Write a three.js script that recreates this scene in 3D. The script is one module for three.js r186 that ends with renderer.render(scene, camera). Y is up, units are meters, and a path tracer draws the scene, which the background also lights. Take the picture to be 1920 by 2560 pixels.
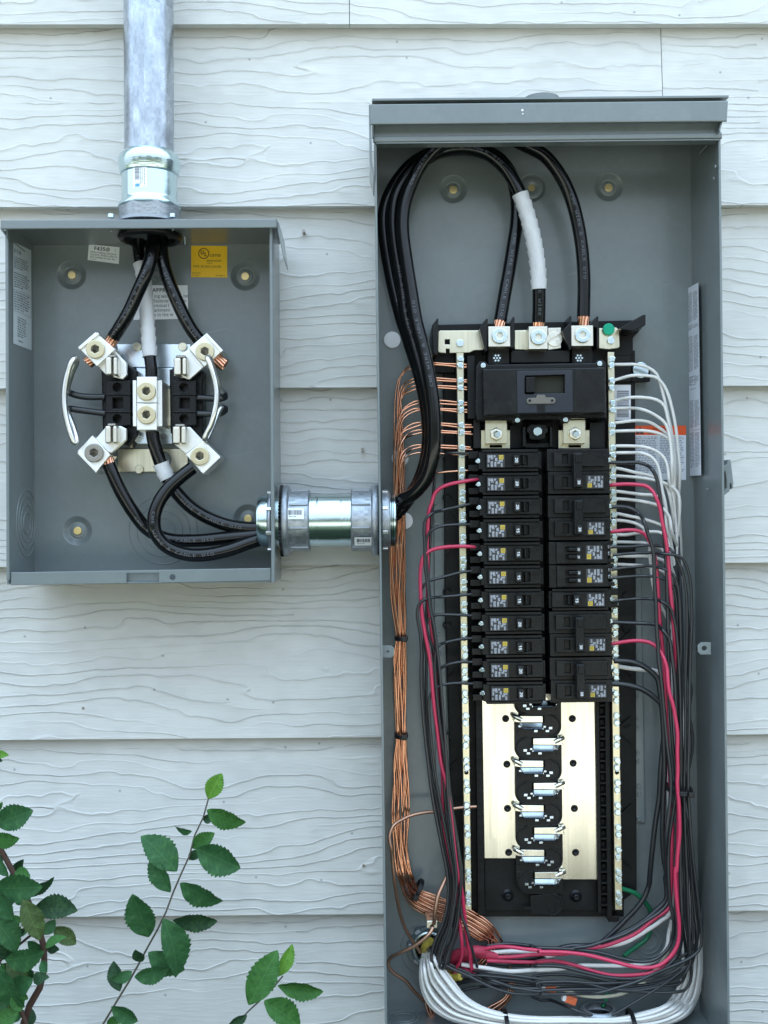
import * as THREE from 'three';
import { mergeGeometries } from 'three/addons/utils/BufferGeometryUtils.js';
import { RoundedBoxGeometry } from 'three/addons/geometries/RoundedBoxGeometry.js';

// ---------------------------------------------------------------- camera, sky, sun, exposure
const scene = new THREE.Scene();
const F = 2850, CZ = 1.32;                                   // focal length in photograph pixels, camera distance from the wall
const camera = new THREE.PerspectiveCamera(2 * Math.atan(1280 / F) * 180 / Math.PI, 0.75, 0.05, 400);
camera.position.set(0, 1.45, CZ);
camera.rotation.order = 'YXZ';
camera.rotation.set(0.0105, -0.0105, -0.0070);
camera.updateMatrixWorld(true);

function skyTexture() {                                      // bright hazy sky, paler at the horizon
  const w = 512, h = 256, d = new Float32Array(w * h * 4);
  for (let j = 0; j < h; j++) {
    const e = (j + 0.5) / h * 180 - 90, t = Math.max(0, Math.sin(e * Math.PI / 180));
    const l = 0.44 + 1.0 * t, k = Math.pow(1 - t, 2);
    const r = l * (0.63 + 0.22 * k), g = l * (0.86 + 0.08 * k), b = l * 1.10;
    for (let i = 0; i < w; i++) { const o = (j * w + i) * 4; d[o] = r; d[o + 1] = g; d[o + 2] = b; d[o + 3] = 1; }
  }
  const t = new THREE.DataTexture(d, w, h, THREE.RGBAFormat, THREE.FloatType);
  t.mapping = THREE.EquirectangularReflectionMapping; t.magFilter = THREE.LinearFilter; t.needsUpdate = true;
  return t;
}
scene.background = skyTexture();
scene.environment = scene.background;
scene.backgroundIntensity = 1.0; scene.environmentIntensity = 1.0;

const sun = new THREE.DirectionalLight(new THREE.Color(1.0, 0.94, 0.86), 4);
sun.position.set(1.8, 5.6, -5.0); sun.target.position.set(0, 0, 0);   // behind the house: its wall stands in the shade
sun.castShadow = true; sun.shadow.mapSize.set(2048, 2048);
Object.assign(sun.shadow.camera, { left: -6, right: 6, top: 6, bottom: -6, near: 0.5, far: 30 });
scene.add(sun, sun.target);

const renderer = new THREE.WebGLRenderer({ antialias: true });
renderer.setSize(768, 1024);
renderer.toneMapping = THREE.LinearToneMapping;
renderer.toneMappingExposure = 2.8;
renderer.outputColorSpace = THREE.SRGBColorSpace;
renderer.shadowMap.enabled = true;

// ---------------------------------------------------------------- helpers
let seed = 7;
const rnd = () => { seed = (seed * 1664525 + 1013904223) >>> 0; return seed / 4294967296; };
const rr = (a, b) => a + (b - a) * rnd();
const V = (x, y, z) => new THREE.Vector3(x, y, z);
const dirOf = (px, py) => V((px - 960) / F, -(py - 1280) / F, -1).applyQuaternion(camera.quaternion);
const U = (px, py, z) => { const d = dirOf(px, py); return camera.position.clone().addScaledVector(d, (z - CZ) / d.z); };   // pixel on the plane of that depth
const UX = (px, py, x) => { const d = dirOf(px, py); return camera.position.clone().addScaledVector(d, x / d.x); };         // pixel on a side wall
const UY = (px, py, y) => { const d = dirOf(px, py); return camera.position.clone().addScaledVector(d, (y - 1.45) / d.y); };
const mpp = z => (CZ - z) / F;                               // metres per photograph pixel at that depth
let TILT = 0;
// enlarged views of the photograph, as (x0, y0, scale)
const view = (x0, y0, s) => (...a) => { const o = []; for (let i = 0; i < a.length; i += 2) o.push([x0 + a[i] * s, y0 + a[i + 1] * s]); return o; };
const z1 = view(0, 500, .434), z2 = view(0, 950, .434), z3 = view(900, 220, .5666), z4 = view(900, 760, .3014), z5 = view(1340, 760, .3134),
  z6 = view(940, 1240, .2773), z7 = view(1340, 1240, .3134), z8 = view(640, 1160, .2532), a1 = view(1130, 1700, .3014), a2 = view(940, 1700, .2532),
  a3 = view(940, 2160, .2773), a4 = view(1340, 2100, .3134), a5 = view(1500, 1700, .226), a6 = view(0, 1880, .3075), a7 = view(240, 1900, .3617),
  b1 = view(150, 830, .27125), b2 = view(250, 330, .1507), b3 = view(1170, 1110, .2351), b4 = view(1040, 780, .36166), b5 = view(1500, 1100, .2713),
  b6 = view(1000, 2200, .2411), b7 = view(1250, 1740, .12055), px = view(0, 0, 1);

const used = {};
const numbered = n => { const k = used[n] = (used[n] ?? -1) + 1; return k ? `${n}_${String(k).padStart(3, '0')}` : n; };
const shade = o => { o.castShadow = true; o.receiveShadow = true; return o; };
class Thing {                                               // a Group at the thing's base; geometries come in world coordinates
  constructor(name, label, category, base, group, kind) {
    this.g = new THREE.Group(); this.g.name = numbered(name); this.g.position.copy(base); this.b = base.clone();
    this.g.userData = { label, category }; if (group) this.g.userData.group = group; if (kind) this.g.userData.kind = kind;
    scene.add(this.g);
  }
  add(name, geo, mat, parent, label) {
    const list = Array.isArray(geo) ? geo : [geo];
    const g = list.length > 1 ? merge(list) : list[0];
    g.translate(-this.b.x, -this.b.y, -this.b.z);
    const m = shade(new THREE.Mesh(g, mat)); m.name = name; if (label) m.userData.label = label;
    (parent || this.g).add(m); return m;
  }
  inst(name, geo, mat, pos, parent, rz = 0) {               // shared geometry placed at a point
    const m = shade(new THREE.Mesh(geo, mat)); m.name = name; m.position.copy(pos).sub(this.b); m.rotation.z = rz; (parent || this.g).add(m); return m;
  }
}
function merge(list) {
  return mergeGeometries(list.map(g => { const n = g.index ? g.toNonIndexed() : g; for (const k of Object.keys(n.attributes)) if (!['position', 'normal', 'uv'].includes(k)) n.deleteAttribute(k); return n; }));
}
function single(name, geo, mat, label, category, base, group) {
  const g = Array.isArray(geo) ? (geo.length > 1 ? merge(geo) : geo[0]) : geo;
  g.translate(-base.x, -base.y, -base.z);
  const m = shade(new THREE.Mesh(g, mat)); m.name = numbered(name); m.position.copy(base); m.userData = { label, category }; if (group) m.userData.group = group;
  scene.add(m); return m;
}
// box whose front face covers a pixel rectangle at depth zf and which reaches back to zb
function box(x0, y0, x1, y1, zb, zf, r = 0) {
  const c = U((x0 + x1) / 2, (y0 + y1) / 2, zf), w = (x1 - x0) * mpp(zf), h = (y1 - y0) * mpp(zf), d = zf - zb;
  const g = r ? new RoundedBoxGeometry(w, h, d, 2, Math.min(r, w / 2.1, h / 2.1, d / 2.1)) : new THREE.BoxGeometry(w, h, d);
  if (TILT) g.rotateZ(TILT);
  return g.translate(c.x, c.y, zf - d / 2);
}
const vb = (v, ...a) => { const [p, q] = v(a[0], a[1], a[2], a[3]); return box(p[0], p[1], q[0], q[1], a[4], a[5], a[6]); };
function shapeOf(pts, z) { return new THREE.Shape(pts.map(p => { const u = U(p[0], p[1], z); return new THREE.Vector2(u.x, u.y); })); }
function circlePath(p, rpx, z, n = 20) { const c = U(p[0], p[1], z), r = rpx * mpp(z), s = new THREE.Path(); s.absarc(c.x, c.y, r, 0, Math.PI * 2, true); return s; }
function plate(pts, zb, zf, bev = 0, holes = []) {           // pixel outline at depth zf, with real thickness
  const s = shapeOf(pts, zf); for (const h of holes) s.holes.push(h);
  const d = zf - zb, b = Math.min(bev, d / 2.2);
  const g = new THREE.ExtrudeGeometry(s, b ? { depth: d - 2 * b, bevelThickness: b, bevelSize: b, bevelOffset: -b, bevelSegments: 2, curveSegments: 16 } : { depth: d, bevelEnabled: false, curveSegments: 16 });
  return g.translate(0, 0, b ? zb + b : zb);
}
function disc(p, rpx, zb, zf, seg = 24, r2 = rpx) {
  const c = U(p[0], p[1], zf), k = mpp(zf);
  return new THREE.CylinderGeometry(r2 * k, rpx * k, zf - zb, seg).rotateX(Math.PI / 2).translate(c.x, c.y, (zb + zf) / 2);
}
function turned(p, prof, zr, seg = 32) {                     // profile [radius px, z], turned about the axis out of the wall
  const c = U(p[0], p[1], zr), k = mpp(zr);
  return new THREE.LatheGeometry(prof.map(q => new THREE.Vector2(q[0] * k, q[1])), seg).rotateX(Math.PI / 2).translate(c.x, c.y, 0);
}
function rodGeo(a, b, r, seg = 12) {
  const d = b.clone().sub(a), L = d.length();
  return new THREE.CylinderGeometry(r, r, L, seg).applyQuaternion(new THREE.Quaternion().setFromUnitVectors(V(0, 1, 0), d.normalize())).translate((a.x + b.x) / 2, (a.y + b.y) / 2, (a.z + b.z) / 2);
}
function quad(p00, p10, p11, p01) {                          // four corners: lower left, lower right, upper right, upper left
  const g = new THREE.BufferGeometry(), n = p10.clone().sub(p00).cross(p01.clone().sub(p00)).normalize();
  g.setAttribute('position', new THREE.Float32BufferAttribute([p00, p10, p11, p01].flatMap(p => [p.x, p.y, p.z]), 3));
  g.setAttribute('normal', new THREE.Float32BufferAttribute([n, n, n, n].flatMap(p => [p.x, p.y, p.z]), 3));
  g.setAttribute('uv', new THREE.Float32BufferAttribute([0, 0, 1, 0, 1, 1, 0, 1], 2));
  g.setIndex([0, 1, 2, 0, 2, 3]); return g;
}
const qpx = (tl, tr, br, bl, z) => quad(U(...bl, z), U(...br, z), U(...tr, z), U(...tl, z));
function curveOf(pts, zs) {                                  // pixel path with depths spread evenly along it
  const n = pts.length, zz = Array.isArray(zs) ? zs : [zs];
  const p3 = pts.map((p, i) => { const t = n > 1 ? i / (n - 1) * (zz.length - 1) : 0, k = Math.min(Math.floor(t), zz.length - 2), z = zz.length === 1 ? zz[0] : zz[k] + (zz[k + 1] - zz[k]) * (t - k); return U(p[0], p[1], z); });
  return new THREE.CatmullRomCurve3(p3, false, 'centripetal');
}
function tube(curve, r, seg, rad = 8, uv = 1, capped = true) {
  const P = [], N = [], T = [], I = [], L = curve.getLength(), rf = typeof r === 'function' ? r : () => r;
  let last = V(0, 0, 1);
  for (let i = 0; i <= seg; i++) {
    const t = i / seg, c = curve.getPointAt(t), d = curve.getTangentAt(t);
    let n = V(0, 0, 1).addScaledVector(d, -d.z);
    if (n.length() < 0.25) n = last.clone().addScaledVector(d, -d.dot(last)); n.normalize(); last = n;
    const b = d.clone().cross(n);
    for (let j = 0; j <= rad; j++) {
      const a = j / rad * Math.PI * 2, v = n.clone().multiplyScalar(-Math.cos(a)).addScaledVector(b, Math.sin(a)), q = rf(t);
      P.push(c.x + v.x * q, c.y + v.y * q, c.z + v.z * q); N.push(v.x, v.y, v.z); T.push(t * L * uv, j / rad);
    }
  }
  for (let i = 0; i < seg; i++) for (let j = 0; j < rad; j++) { const a = i * (rad + 1) + j, b = a + rad + 1; I.push(a, b, a + 1, b, b + 1, a + 1); }
  if (capped) for (const [i, sgn] of [[0, -1], [seg, 1]]) {
    const d = curve.getTangentAt(i / seg).multiplyScalar(sgn), c = curve.getPointAt(i / seg), o = P.length / 3;
    P.push(c.x, c.y, c.z); N.push(d.x, d.y, d.z); T.push(0, 0);
    for (let j = 0; j <= rad; j++) { const k = (i * (rad + 1) + j) * 3; P.push(P[k], P[k + 1], P[k + 2]); N.push(d.x, d.y, d.z); T.push(0, 0); }
    for (let j = 0; j < rad; j++) sgn > 0 ? I.push(o, o + 2 + j, o + 1 + j) : I.push(o, o + 1 + j, o + 2 + j);
  }
  const g = new THREE.BufferGeometry();
  g.setAttribute('position', new THREE.Float32BufferAttribute(P, 3)); g.setAttribute('normal', new THREE.Float32BufferAttribute(N, 3)); g.setAttribute('uv', new THREE.Float32BufferAttribute(T, 2)); g.setIndex(I);
  return g;
}
// screw head: rim with a slot, a cross, a hex or a square sunk into it; radius and height in metres, back at z = 0
function headGeo(r, h, kind) {
  const s = new THREE.Shape(); s.absarc(0, 0, r, 0, Math.PI * 2);
  const hole = new THREE.Path(), w = r * .2, l = r * .74;
  if (kind === 'slot') hole.setFromPoints([[-l * 1.15, -w], [-l * 1.15, w], [l * 1.15, w], [l * 1.15, -w]].map(p => new THREE.Vector2(...p)));
  if (kind === 'cross') hole.setFromPoints([[-l, -w], [-l, w], [-w, w], [-w, l], [w, l], [w, w], [l, w], [l, -w], [w, -w], [w, -l], [-w, -l], [-w, -w]].map(p => new THREE.Vector2(...p)));
  if (kind === 'hex') hole.setFromPoints([0, 1, 2, 3, 4, 5].map(i => new THREE.Vector2(r * .46 * Math.cos(-i * Math.PI / 3 + .3), r * .46 * Math.sin(-i * Math.PI / 3 + .3))));
  if (kind === 'combo') { const q = r * .34; hole.setFromPoints([[-l * 1.1, -w], [-l * 1.1, w], [-q, w], [-q, q], [q, q], [q, w], [l * 1.1, w], [l * 1.1, -w], [q, -w], [q, -q], [-q, -q], [-q, -w]].map(p => new THREE.Vector2(...p))); }
  if (kind) s.holes.push(hole);
  const b = h * .18, top = new THREE.ExtrudeGeometry(s, { depth: h * .85 - 2 * b, bevelThickness: b, bevelSize: b, bevelOffset: -b, bevelSegments: 2, curveSegments: 10 }).translate(0, 0, h * .15 + b);
  if (kind === 'hex' || kind === 'cross') return top;
  return merge([top, new THREE.CylinderGeometry(r * .9, r * .9, h * .2, 16).rotateX(Math.PI / 2).translate(0, 0, h * .1)]);
}
// ---------------------------------------------------------------- noise and textures
const hash2 = (x, y, s) => { let n = Math.imul(x | 0, 374761393) ^ Math.imul(y | 0, 668265263) ^ Math.imul(s | 0, 1442695041); n = Math.imul(n ^ (n >>> 13), 1274126177); return ((n ^ (n >>> 16)) >>> 0) / 4294967296; };
function vnoise(x, y, s, wx = 1e9) {
  const xi = Math.floor(x), yi = Math.floor(y), fx = x - xi, fy = y - yi, u = fx * fx * fx * (fx * (fx * 6 - 15) + 10), v = fy * fy * fy * (fy * (fy * 6 - 15) + 10), m = q => ((q % wx) + wx) % wx;
  const a = hash2(m(xi), yi, s), b = hash2(m(xi + 1), yi, s), c = hash2(m(xi), yi + 1, s), d = hash2(m(xi + 1), yi + 1, s);
  return a + (b - a) * u + (c - a) * v + (a - b - c + d) * u * v;
}
function dataTex(w, h, fn, { srgb = false, wrap = true } = {}) {
  const d = new Uint8Array(w * h * 4);
  for (let j = 0; j < h; j++) for (let i = 0; i < w; i++) { const c = fn(i, j), o = (j * w + i) * 4; d[o] = c[0]; d[o + 1] = c[1]; d[o + 2] = c[2]; d[o + 3] = 255; }
  const t = new THREE.DataTexture(d, w, h); t.magFilter = THREE.LinearFilter; t.minFilter = THREE.LinearMipmapLinearFilter; if (srgb) t.colorSpace = THREE.SRGBColorSpace;
  if (wrap) t.wrapS = t.wrapT = THREE.RepeatWrapping; t.needsUpdate = true; return t;
}
function canvasTex(w, h, draw) {
  const c = document.createElement('canvas'); c.width = w; c.height = h; draw(c.getContext('2d'), w, h);
  const t = new THREE.CanvasTexture(c); t.colorSpace = THREE.SRGBColorSpace; t.anisotropy = 8; return t;
}
function boardGrain(s) {                                     // embossed wood grain: long wavy sharp edges over 0.95 m by 0.24 m
  const w = 2048, h = 512, d = new Float32Array(w * h * 4);
  for (let j = 0; j < h; j++) for (let i = 0; i < w; i++) {
    const x = i / w, y = j / h;
    const n = 2.3 * vnoise(x * 4, y * 3.4, s, 4) + 1.0 * vnoise(x * 10, y * 10, s + 1, 10) + .36 * vnoise(x * 27, y * 20, s + 2, 27) + .12 * vnoise(x * 80, y * 34, s + 7, 80);
    const ph = y * 19 + n * 1.35, f = ph - Math.floor(ph);
    const amp = Math.min(1, Math.max(0, vnoise(x * 5 + Math.floor(ph) * 3.7, Math.floor(ph) * 1.3, s + 3) * 2.8 - .35));
    const step = f < .94 ? Math.pow(f / .94, 10) : (1 - f) / .06;
    const fine = vnoise(x * 40, y * 120, s + 4, 40) * .09 + vnoise(x * 120, y * 260, s + 5, 120) * .06;
    const v = .08 + .8 * step * amp + fine, o = (j * w + i) * 4; d[o] = d[o + 1] = d[o + 2] = v; d[o + 3] = 1;
  }
  const t = new THREE.DataTexture(d, w, h, THREE.RGBAFormat, THREE.FloatType); t.wrapS = t.wrapT = THREE.RepeatWrapping; t.magFilter = THREE.LinearFilter; t.needsUpdate = true; return t;
}
const grains = [boardGrain(11), boardGrain(47), boardGrain(83)];
const col = (r, g, b) => new THREE.Color().setRGB(r, g, b);
const std = (c, roughness, metalness = 0, x = {}) => new THREE.MeshPhysicalMaterial({ color: c, roughness, metalness, ...x });
const boardTone = dataTex(512, 128, (i, j) => { const n = vnoise(i / 40, j / 14, 5, 13) * .5 + vnoise(i / 9, j / 5, 6, 57) * .5, v = 243 + (n - .5) * 18, s = hash2(i, j, 9) > .9996 ? 90 : 0; return [v - s, v - s, v - s]; }, { srgb: true });
const fibre = dataTex(256, 256, (i, j) => { const v = 118 + 60 * vnoise(i / 5, j / 5, 3, 51) + 70 * hash2(i, j, 4); return [v, v, v]; });
const scuff = dataTex(512, 512, (i, j) => { const n = .6 * vnoise(i / 60, j / 60, 21) + .4 * vnoise(i / 14, j / 14, 22), v = 150 + 100 * n; return [v, v, v]; });
const peel = dataTex(256, 256, (i, j) => { const v = 128 + 110 * (vnoise(i / 6, j / 6, 31, 42) - .5); return [v, v, v]; });
const spangle = dataTex(512, 512, (i, j) => { const q = .55 * vnoise(i / 22, j / 60, 41) + .3 * vnoise(i / 7, j / 12, 42) + .15 * hash2(i >> 1, j >> 1, 43), v = 205 + 80 * (q - .5); return [v, v + 2, v + 4]; }, { srgb: true });
const spangleRough = dataTex(256, 256, (i, j) => { const v = 110 + 90 * vnoise(i / 8, j / 22, 44, 32) + 30 * hash2(i, j, 45); return [v, v, v]; });
const brushed = dataTex(512, 512, (i, j) => { const v = 234 + 16 * (vnoise(i / 3, j / 140, 51) - .5) + 22 * (vnoise(i / 40, j / 90, 52) - .5) - (vnoise(i / 15, j / 70, 55) > .8 ? 10 : 0); return [v, v - 4, v - 14]; }, { srgb: true });
const plasticRough = dataTex(256, 256, (i, j) => { const v = 120 + 60 * vnoise(i / 20, j / 20, 61, 12) + 45 * hash2(i, j, 62); return [v, v, v]; });
const plasticTone = dataTex(512, 512, (i, j) => { const n = vnoise(i / 50, j / 50, 71) * .6 + vnoise(i / 10, j / 10, 72) * .4, s = vnoise(i / 3, j / 40, 73) > .93 ? 26 : 0, v = 178 + 110 * (n - .5) + s; return [v, v, v]; }, { srgb: true });
const paintTone = dataTex(1024, 1024, (i, j) => { const n = .5 * vnoise(i / 90, j / 90, 101) + .3 * vnoise(i / 20, j / 20, 102) + .2 * vnoise(i / 4, j / 4, 103), sp = hash2(i >> 1, j >> 1, 104) > .9993 ? 22 : 0, q = vnoise(i / 260 + j / 90, j / 9 - i / 40, 105), sc = q > .957 && vnoise(i / 60, j / 60, 106) > .6 ? 14 : 0, v = 226 + 22 * (n - .5) + sp + sc; return [v, v, v]; }, { srgb: true });
const rep = (t, x, y) => { const c = t.clone(); c.repeat.set(x, y); c.needsUpdate = true; return c; };

const M = {
  siding: grains.map(g => std(col(.668, .660, .628), .55, 0, { bumpMap: g, bumpScale: .0015, map: boardTone })),
  sheath: std(col(.3, .25, .18), .9),
  paint: std(col(.198, .230, .232), .42, 0, { map: rep(paintTone, 3, 3), clearcoat: .55, clearcoatRoughness: .16, bumpMap: rep(peel, 14, 14), bumpScale: .00003 }),
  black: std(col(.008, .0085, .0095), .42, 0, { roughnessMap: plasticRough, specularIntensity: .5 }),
  trayBlack: std(col(.013, .013, .0135), .5, 0, { map: rep(plasticTone, 6, 6), specularIntensity: .5 }),
  breaker: std(col(.020, .020, .0205), .45, 0, { map: rep(plasticTone, 9, 9), roughnessMap: plasticRough, specularIntensity: .5 }),
  zincYellow: std(col(.86, .83, .70), .28, 1, { map: rep(brushed, 4, 4) }),
  zincBlue: std(col(.66, .74, .80), .24, 1),
  tin: std(col(.90, .89, .86), .33, 1, { map: rep(brushed, 8, 8) }),
  busTin: std(col(.94, .93, .89), .22, 1, { map: rep(brushed, 5, 2) }),
  stab: std(col(.50, .58, .68), .2, 1),  // bus metal toned bluish: the sky reflection is put into its colour
  alum: std(col(.82, .82, .80), .42, 1, { bumpMap: fibre, bumpScale: .0001 }),
  screwBright: std(col(.62, .72, .76), .26, 1),
  ringGold: std(col(.60, .53, .36), .34, 1),
  steelDark: std(col(.30, .28, .25), .4, 1),
  brass: std(col(.72, .56, .26), .32, 1),
  galv: std(col(.62, .66, .71), .46, .9, { map: rep(spangle, 1, 12), roughnessMap: rep(spangleRough, 1, 12) }),
  cast: std(col(.60, .63, .67), .46, .9, { map: rep(spangle, 3, 3), bumpMap: fibre, bumpScale: .0002 }),
  plated: std(col(.52, .63, .65), .2, 1, { bumpMap: peel, bumpScale: .00015 }),
  rodSilver: std(col(.72, .72, .70), .3, 1),
  copper: std(col(.76, .39, .25), .21, 1),
  copperDull: std(col(.46, .27, .19), .42, 1),
  insBlack: std(col(.016, .018, .021), .34, 0, { clearcoat: .25, clearcoatRoughness: .25 }),
  insRed: std(col(.52, .028, .085), .38, 0, { clearcoat: .2, clearcoatRoughness: .3 }),
  insWhite: std(col(.72, .70, .67), .4),
  insGreen: std(col(.01, .16, .07), .4),
  jacketRed: std(col(.42, .03, .07), .6),
  jacketYellow: std(col(.45, .36, .06), .6),
  tape: std(col(.78, .78, .79), .5, 0, { bumpMap: rep(peel, 34, 3), bumpScale: .0006, map: rep(paintTone, 9, 1) }),
  greenScrew: std(col(.01, .33, .19), .3, .6),
  white: std(col(.82, .82, .84), .5),
  orange: std(col(.75, .16, .06), .35, 0, { clearcoat: .4 }),
  tie: std(col(.006, .006, .007), .45),
  stem: std(col(.055, .026, .016), .8), stemGreen: std(col(.085, .075, .055), .7),
};
// ---------------------------------------------------------------- the setting: ground and house wall
{
  const g = new THREE.PlaneGeometry(120, 120, 1, 1).rotateX(-Math.PI / 2);
  const tone = (s, r, g_, b, k) => dataTex(512, 512, (i, j) => { const n = .5 * vnoise(i / 60, j / 60, s) + .3 * vnoise(i / 12, j / 12, s + 1) + .2 * hash2(i, j, s + 2) - .5; return [r + k * n, g_ + k * n, b + k * n]; }, { srgb: true });
  const t = tone(91, 74, 86, 52, 50); t.repeat.set(60, 60);
  const m = shade(new THREE.Mesh(g, std(col(1, 1, 1), .95, 0, { map: t }))); m.name = 'lawn';
  m.userData = { kind: 'structure', label: 'green lawn in front of the house wall', category: 'lawn' }; scene.add(m);
  const t2 = tone(95, 190, 184, 168, 46); t2.repeat.set(12, 4);
  const d = shade(new THREE.Mesh(new THREE.BoxGeometry(30, .06, 6), std(col(1, 1, 1), .9, 0, { map: t2 }))); d.name = 'bounce_driveway'; d.position.set(0, .03, 6.2);  // unseen pale slab, added to give the bus bars a bright reflection
  d.userData = { kind: 'structure', label: 'pale sunlit concrete driveway added unseen to brighten the metal', category: 'bounce_driveway' }; scene.add(d);
}
{
  const W = new Thing('house_wall', 'pale grey wood-grain lap siding wall of the house', 'wall', V(0, 0, -.1));
  W.add('sheathing', new THREE.BoxGeometry(9, 3.9, .16).translate(0, 1.95, -.1), M.sheath);
  const laps = [60, 515, 968, 1412, 1843, 2285].map(y => U(935, y, .0195).y), P = .2052;
  const rows = []; for (let k = 9; k >= 1; k--) rows.push(laps[0] + P * k); rows.push(...laps); while (rows[rows.length - 1] > P + .04) rows.push(rows[rows.length - 1] - P);
  const joint = { 9: [U(874, 30, .01).x], 10: [U(1657, 250, .01).x] };
  rows.forEach((yb, k) => {
    if (yb > 3.7) return;
    const yt = (k ? rows[k - 1] : yb + P) + .03, h = yt - yb, sl = .0155 / P;
    const cuts = [-4.5, ...(joint[k] || [-1.3 - rnd() * .8, 1.2 + rnd() * .9]), 4.5];
    for (let i = 0; i + 1 < cuts.length; i++) {
      const x0 = cuts[i] + .0004, x1 = cuts[i + 1] - .0004, g = new THREE.BoxGeometry(x1 - x0, h, .011), p = g.attributes.position, uv = g.attributes.uv, ou = rnd() * 7, ov = rnd() * .6;
      for (let q = 0; q < p.count; q++) {
        const X = p.getX(q) + (x0 + x1) / 2, Y = p.getY(q) + h / 2, front = p.getZ(q) > 0;
        p.setXYZ(q, X, yb + Y - .0016 * X, (front ? .0195 : .0085) - Y * sl); uv.setXY(q, X / .95 + ou, Y / .24 * .98 + ov);
      }
      g.computeVertexNormals();
      W.add('siding_board', g, M.siding[(k * 2 + i) % 3]);
    }
  });
  for (const [x, y] of [[759, 577], [906, 1123], [909, 2165], [208, 1771]]) W.add('nail_head', disc([x, y], 4, .004, .017, 10), M.steelDark);
}
{                                                            // trees across the yard, seen only as reflections in the zinc
  const g = new THREE.IcosahedronGeometry(.3, 0), n = 2600, m = new THREE.InstancedMesh(g, std(col(.05, .075, .03), .9), n), o = new THREE.Object3D();
  for (let i = 0; i < n; i++) { const t = rnd() * 6.283, x = rr(-22, 22), h = 2.4 + 1.5 * Math.sin(x * .7) + 1.1 * Math.sin(x * 1.9 + 1); o.position.set(x, .2 + Math.pow(rnd(), .8) * Math.max(1.6, h), 15 + rr(-1.1, 1.1)); o.rotation.set(t, t * 2, t * 3); o.scale.setScalar(rr(.5, 1.3)); o.updateMatrix(); m.setMatrixAt(i, o.matrix); }
  m.name = 'far_trees'; m.userData = { kind: 'stuff', label: 'green row of trees across the yard facing the house', category: 'trees' }; shade(m); scene.add(m);
}
{                                                            // low shrub bed, added below the view to cut light from the ground
  const g = new THREE.OctahedronGeometry(.045, 0).scale(1, .25, .6), n = 9000, m = new THREE.InstancedMesh(g, std(col(.035, .06, .025), .7), n), o = new THREE.Object3D();
  for (let i = 0; i < n; i++) { const x = rr(-3.4, 3.4), z = rr(.3, 1.25), top = .62 + .1 * Math.sin(x * 3.1) + .06 * Math.sin(x * 7 + z * 5); o.position.set(x, .04 + Math.pow(rnd(), .6) * top, z); o.rotation.set(rr(-1, 1), rr(0, 6.3), rr(-1, 1)); o.scale.setScalar(rr(.7, 1.5)); o.updateMatrix(); m.setMatrixAt(i, o.matrix); }
  const n2 = 7000, m2 = new THREE.InstancedMesh(g, m.material, n2);   // tall shrub added out of view to block light from the side
  for (let i = 0; i < n2; i++) { const a = rnd() * 6.283, q = Math.pow(rnd(), .5); o.position.set(-1.25 + .62 * q * Math.cos(a), .1 + Math.pow(rnd(), .7) * 1.05, .62 + .5 * q * Math.sin(a)); o.rotation.set(rr(-1, 1), rr(0, 6.3), rr(-1, 1)); o.scale.setScalar(rr(.8, 1.7)); o.updateMatrix(); m2.setMatrixAt(i, o.matrix); }
  m2.name = 'light_blocking_shrub'; m2.userData = { kind: 'stuff', label: 'unseen tall shrub added beside the wall to block side light', category: 'shrubs' }; shade(m2); scene.add(m2);
  m.name = 'added_shrub_bed'; m.userData = { kind: 'stuff', label: 'unseen low shrub foliage added to shade the lower wall', category: 'shrubs' }; shade(m); scene.add(m);
}
// ---------------------------------------------------------------- printed labels
const dashes = (c, x, y, w, h, rows, dark = '#2a2d33', fill = .75) => { c.fillStyle = dark; const lh = h / rows; for (let r = 0; r < rows; r++) { let q = x; const end = x + w * (r === rows - 1 ? .6 : rr(.86, 1)); while (q < end) { const l = Math.min(rr(lh * .5, lh * 2.6), end - q); c.globalAlpha = rr(.55, .95); c.fillRect(q, y + r * lh + lh * .15, l, lh * fill * .75); q += l + lh * .35; } } c.globalAlpha = 1; };
const bars = (c, x, y, w, h, vert = true) => { c.fillStyle = '#2b2733'; let q = 0; const L = vert ? w : h; while (q < L) { const b = Math.floor(rr(2, 7)); if (vert) c.fillRect(x + q, y, Math.min(b, L - q), h); else c.fillRect(x, y + q, w, Math.min(b, L - q)); q += b + Math.floor(rr(2, 6)); } };
const sticker = tex => std(col(1, 1, 1), .45, 0, { map: tex, side: THREE.DoubleSide });
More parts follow.
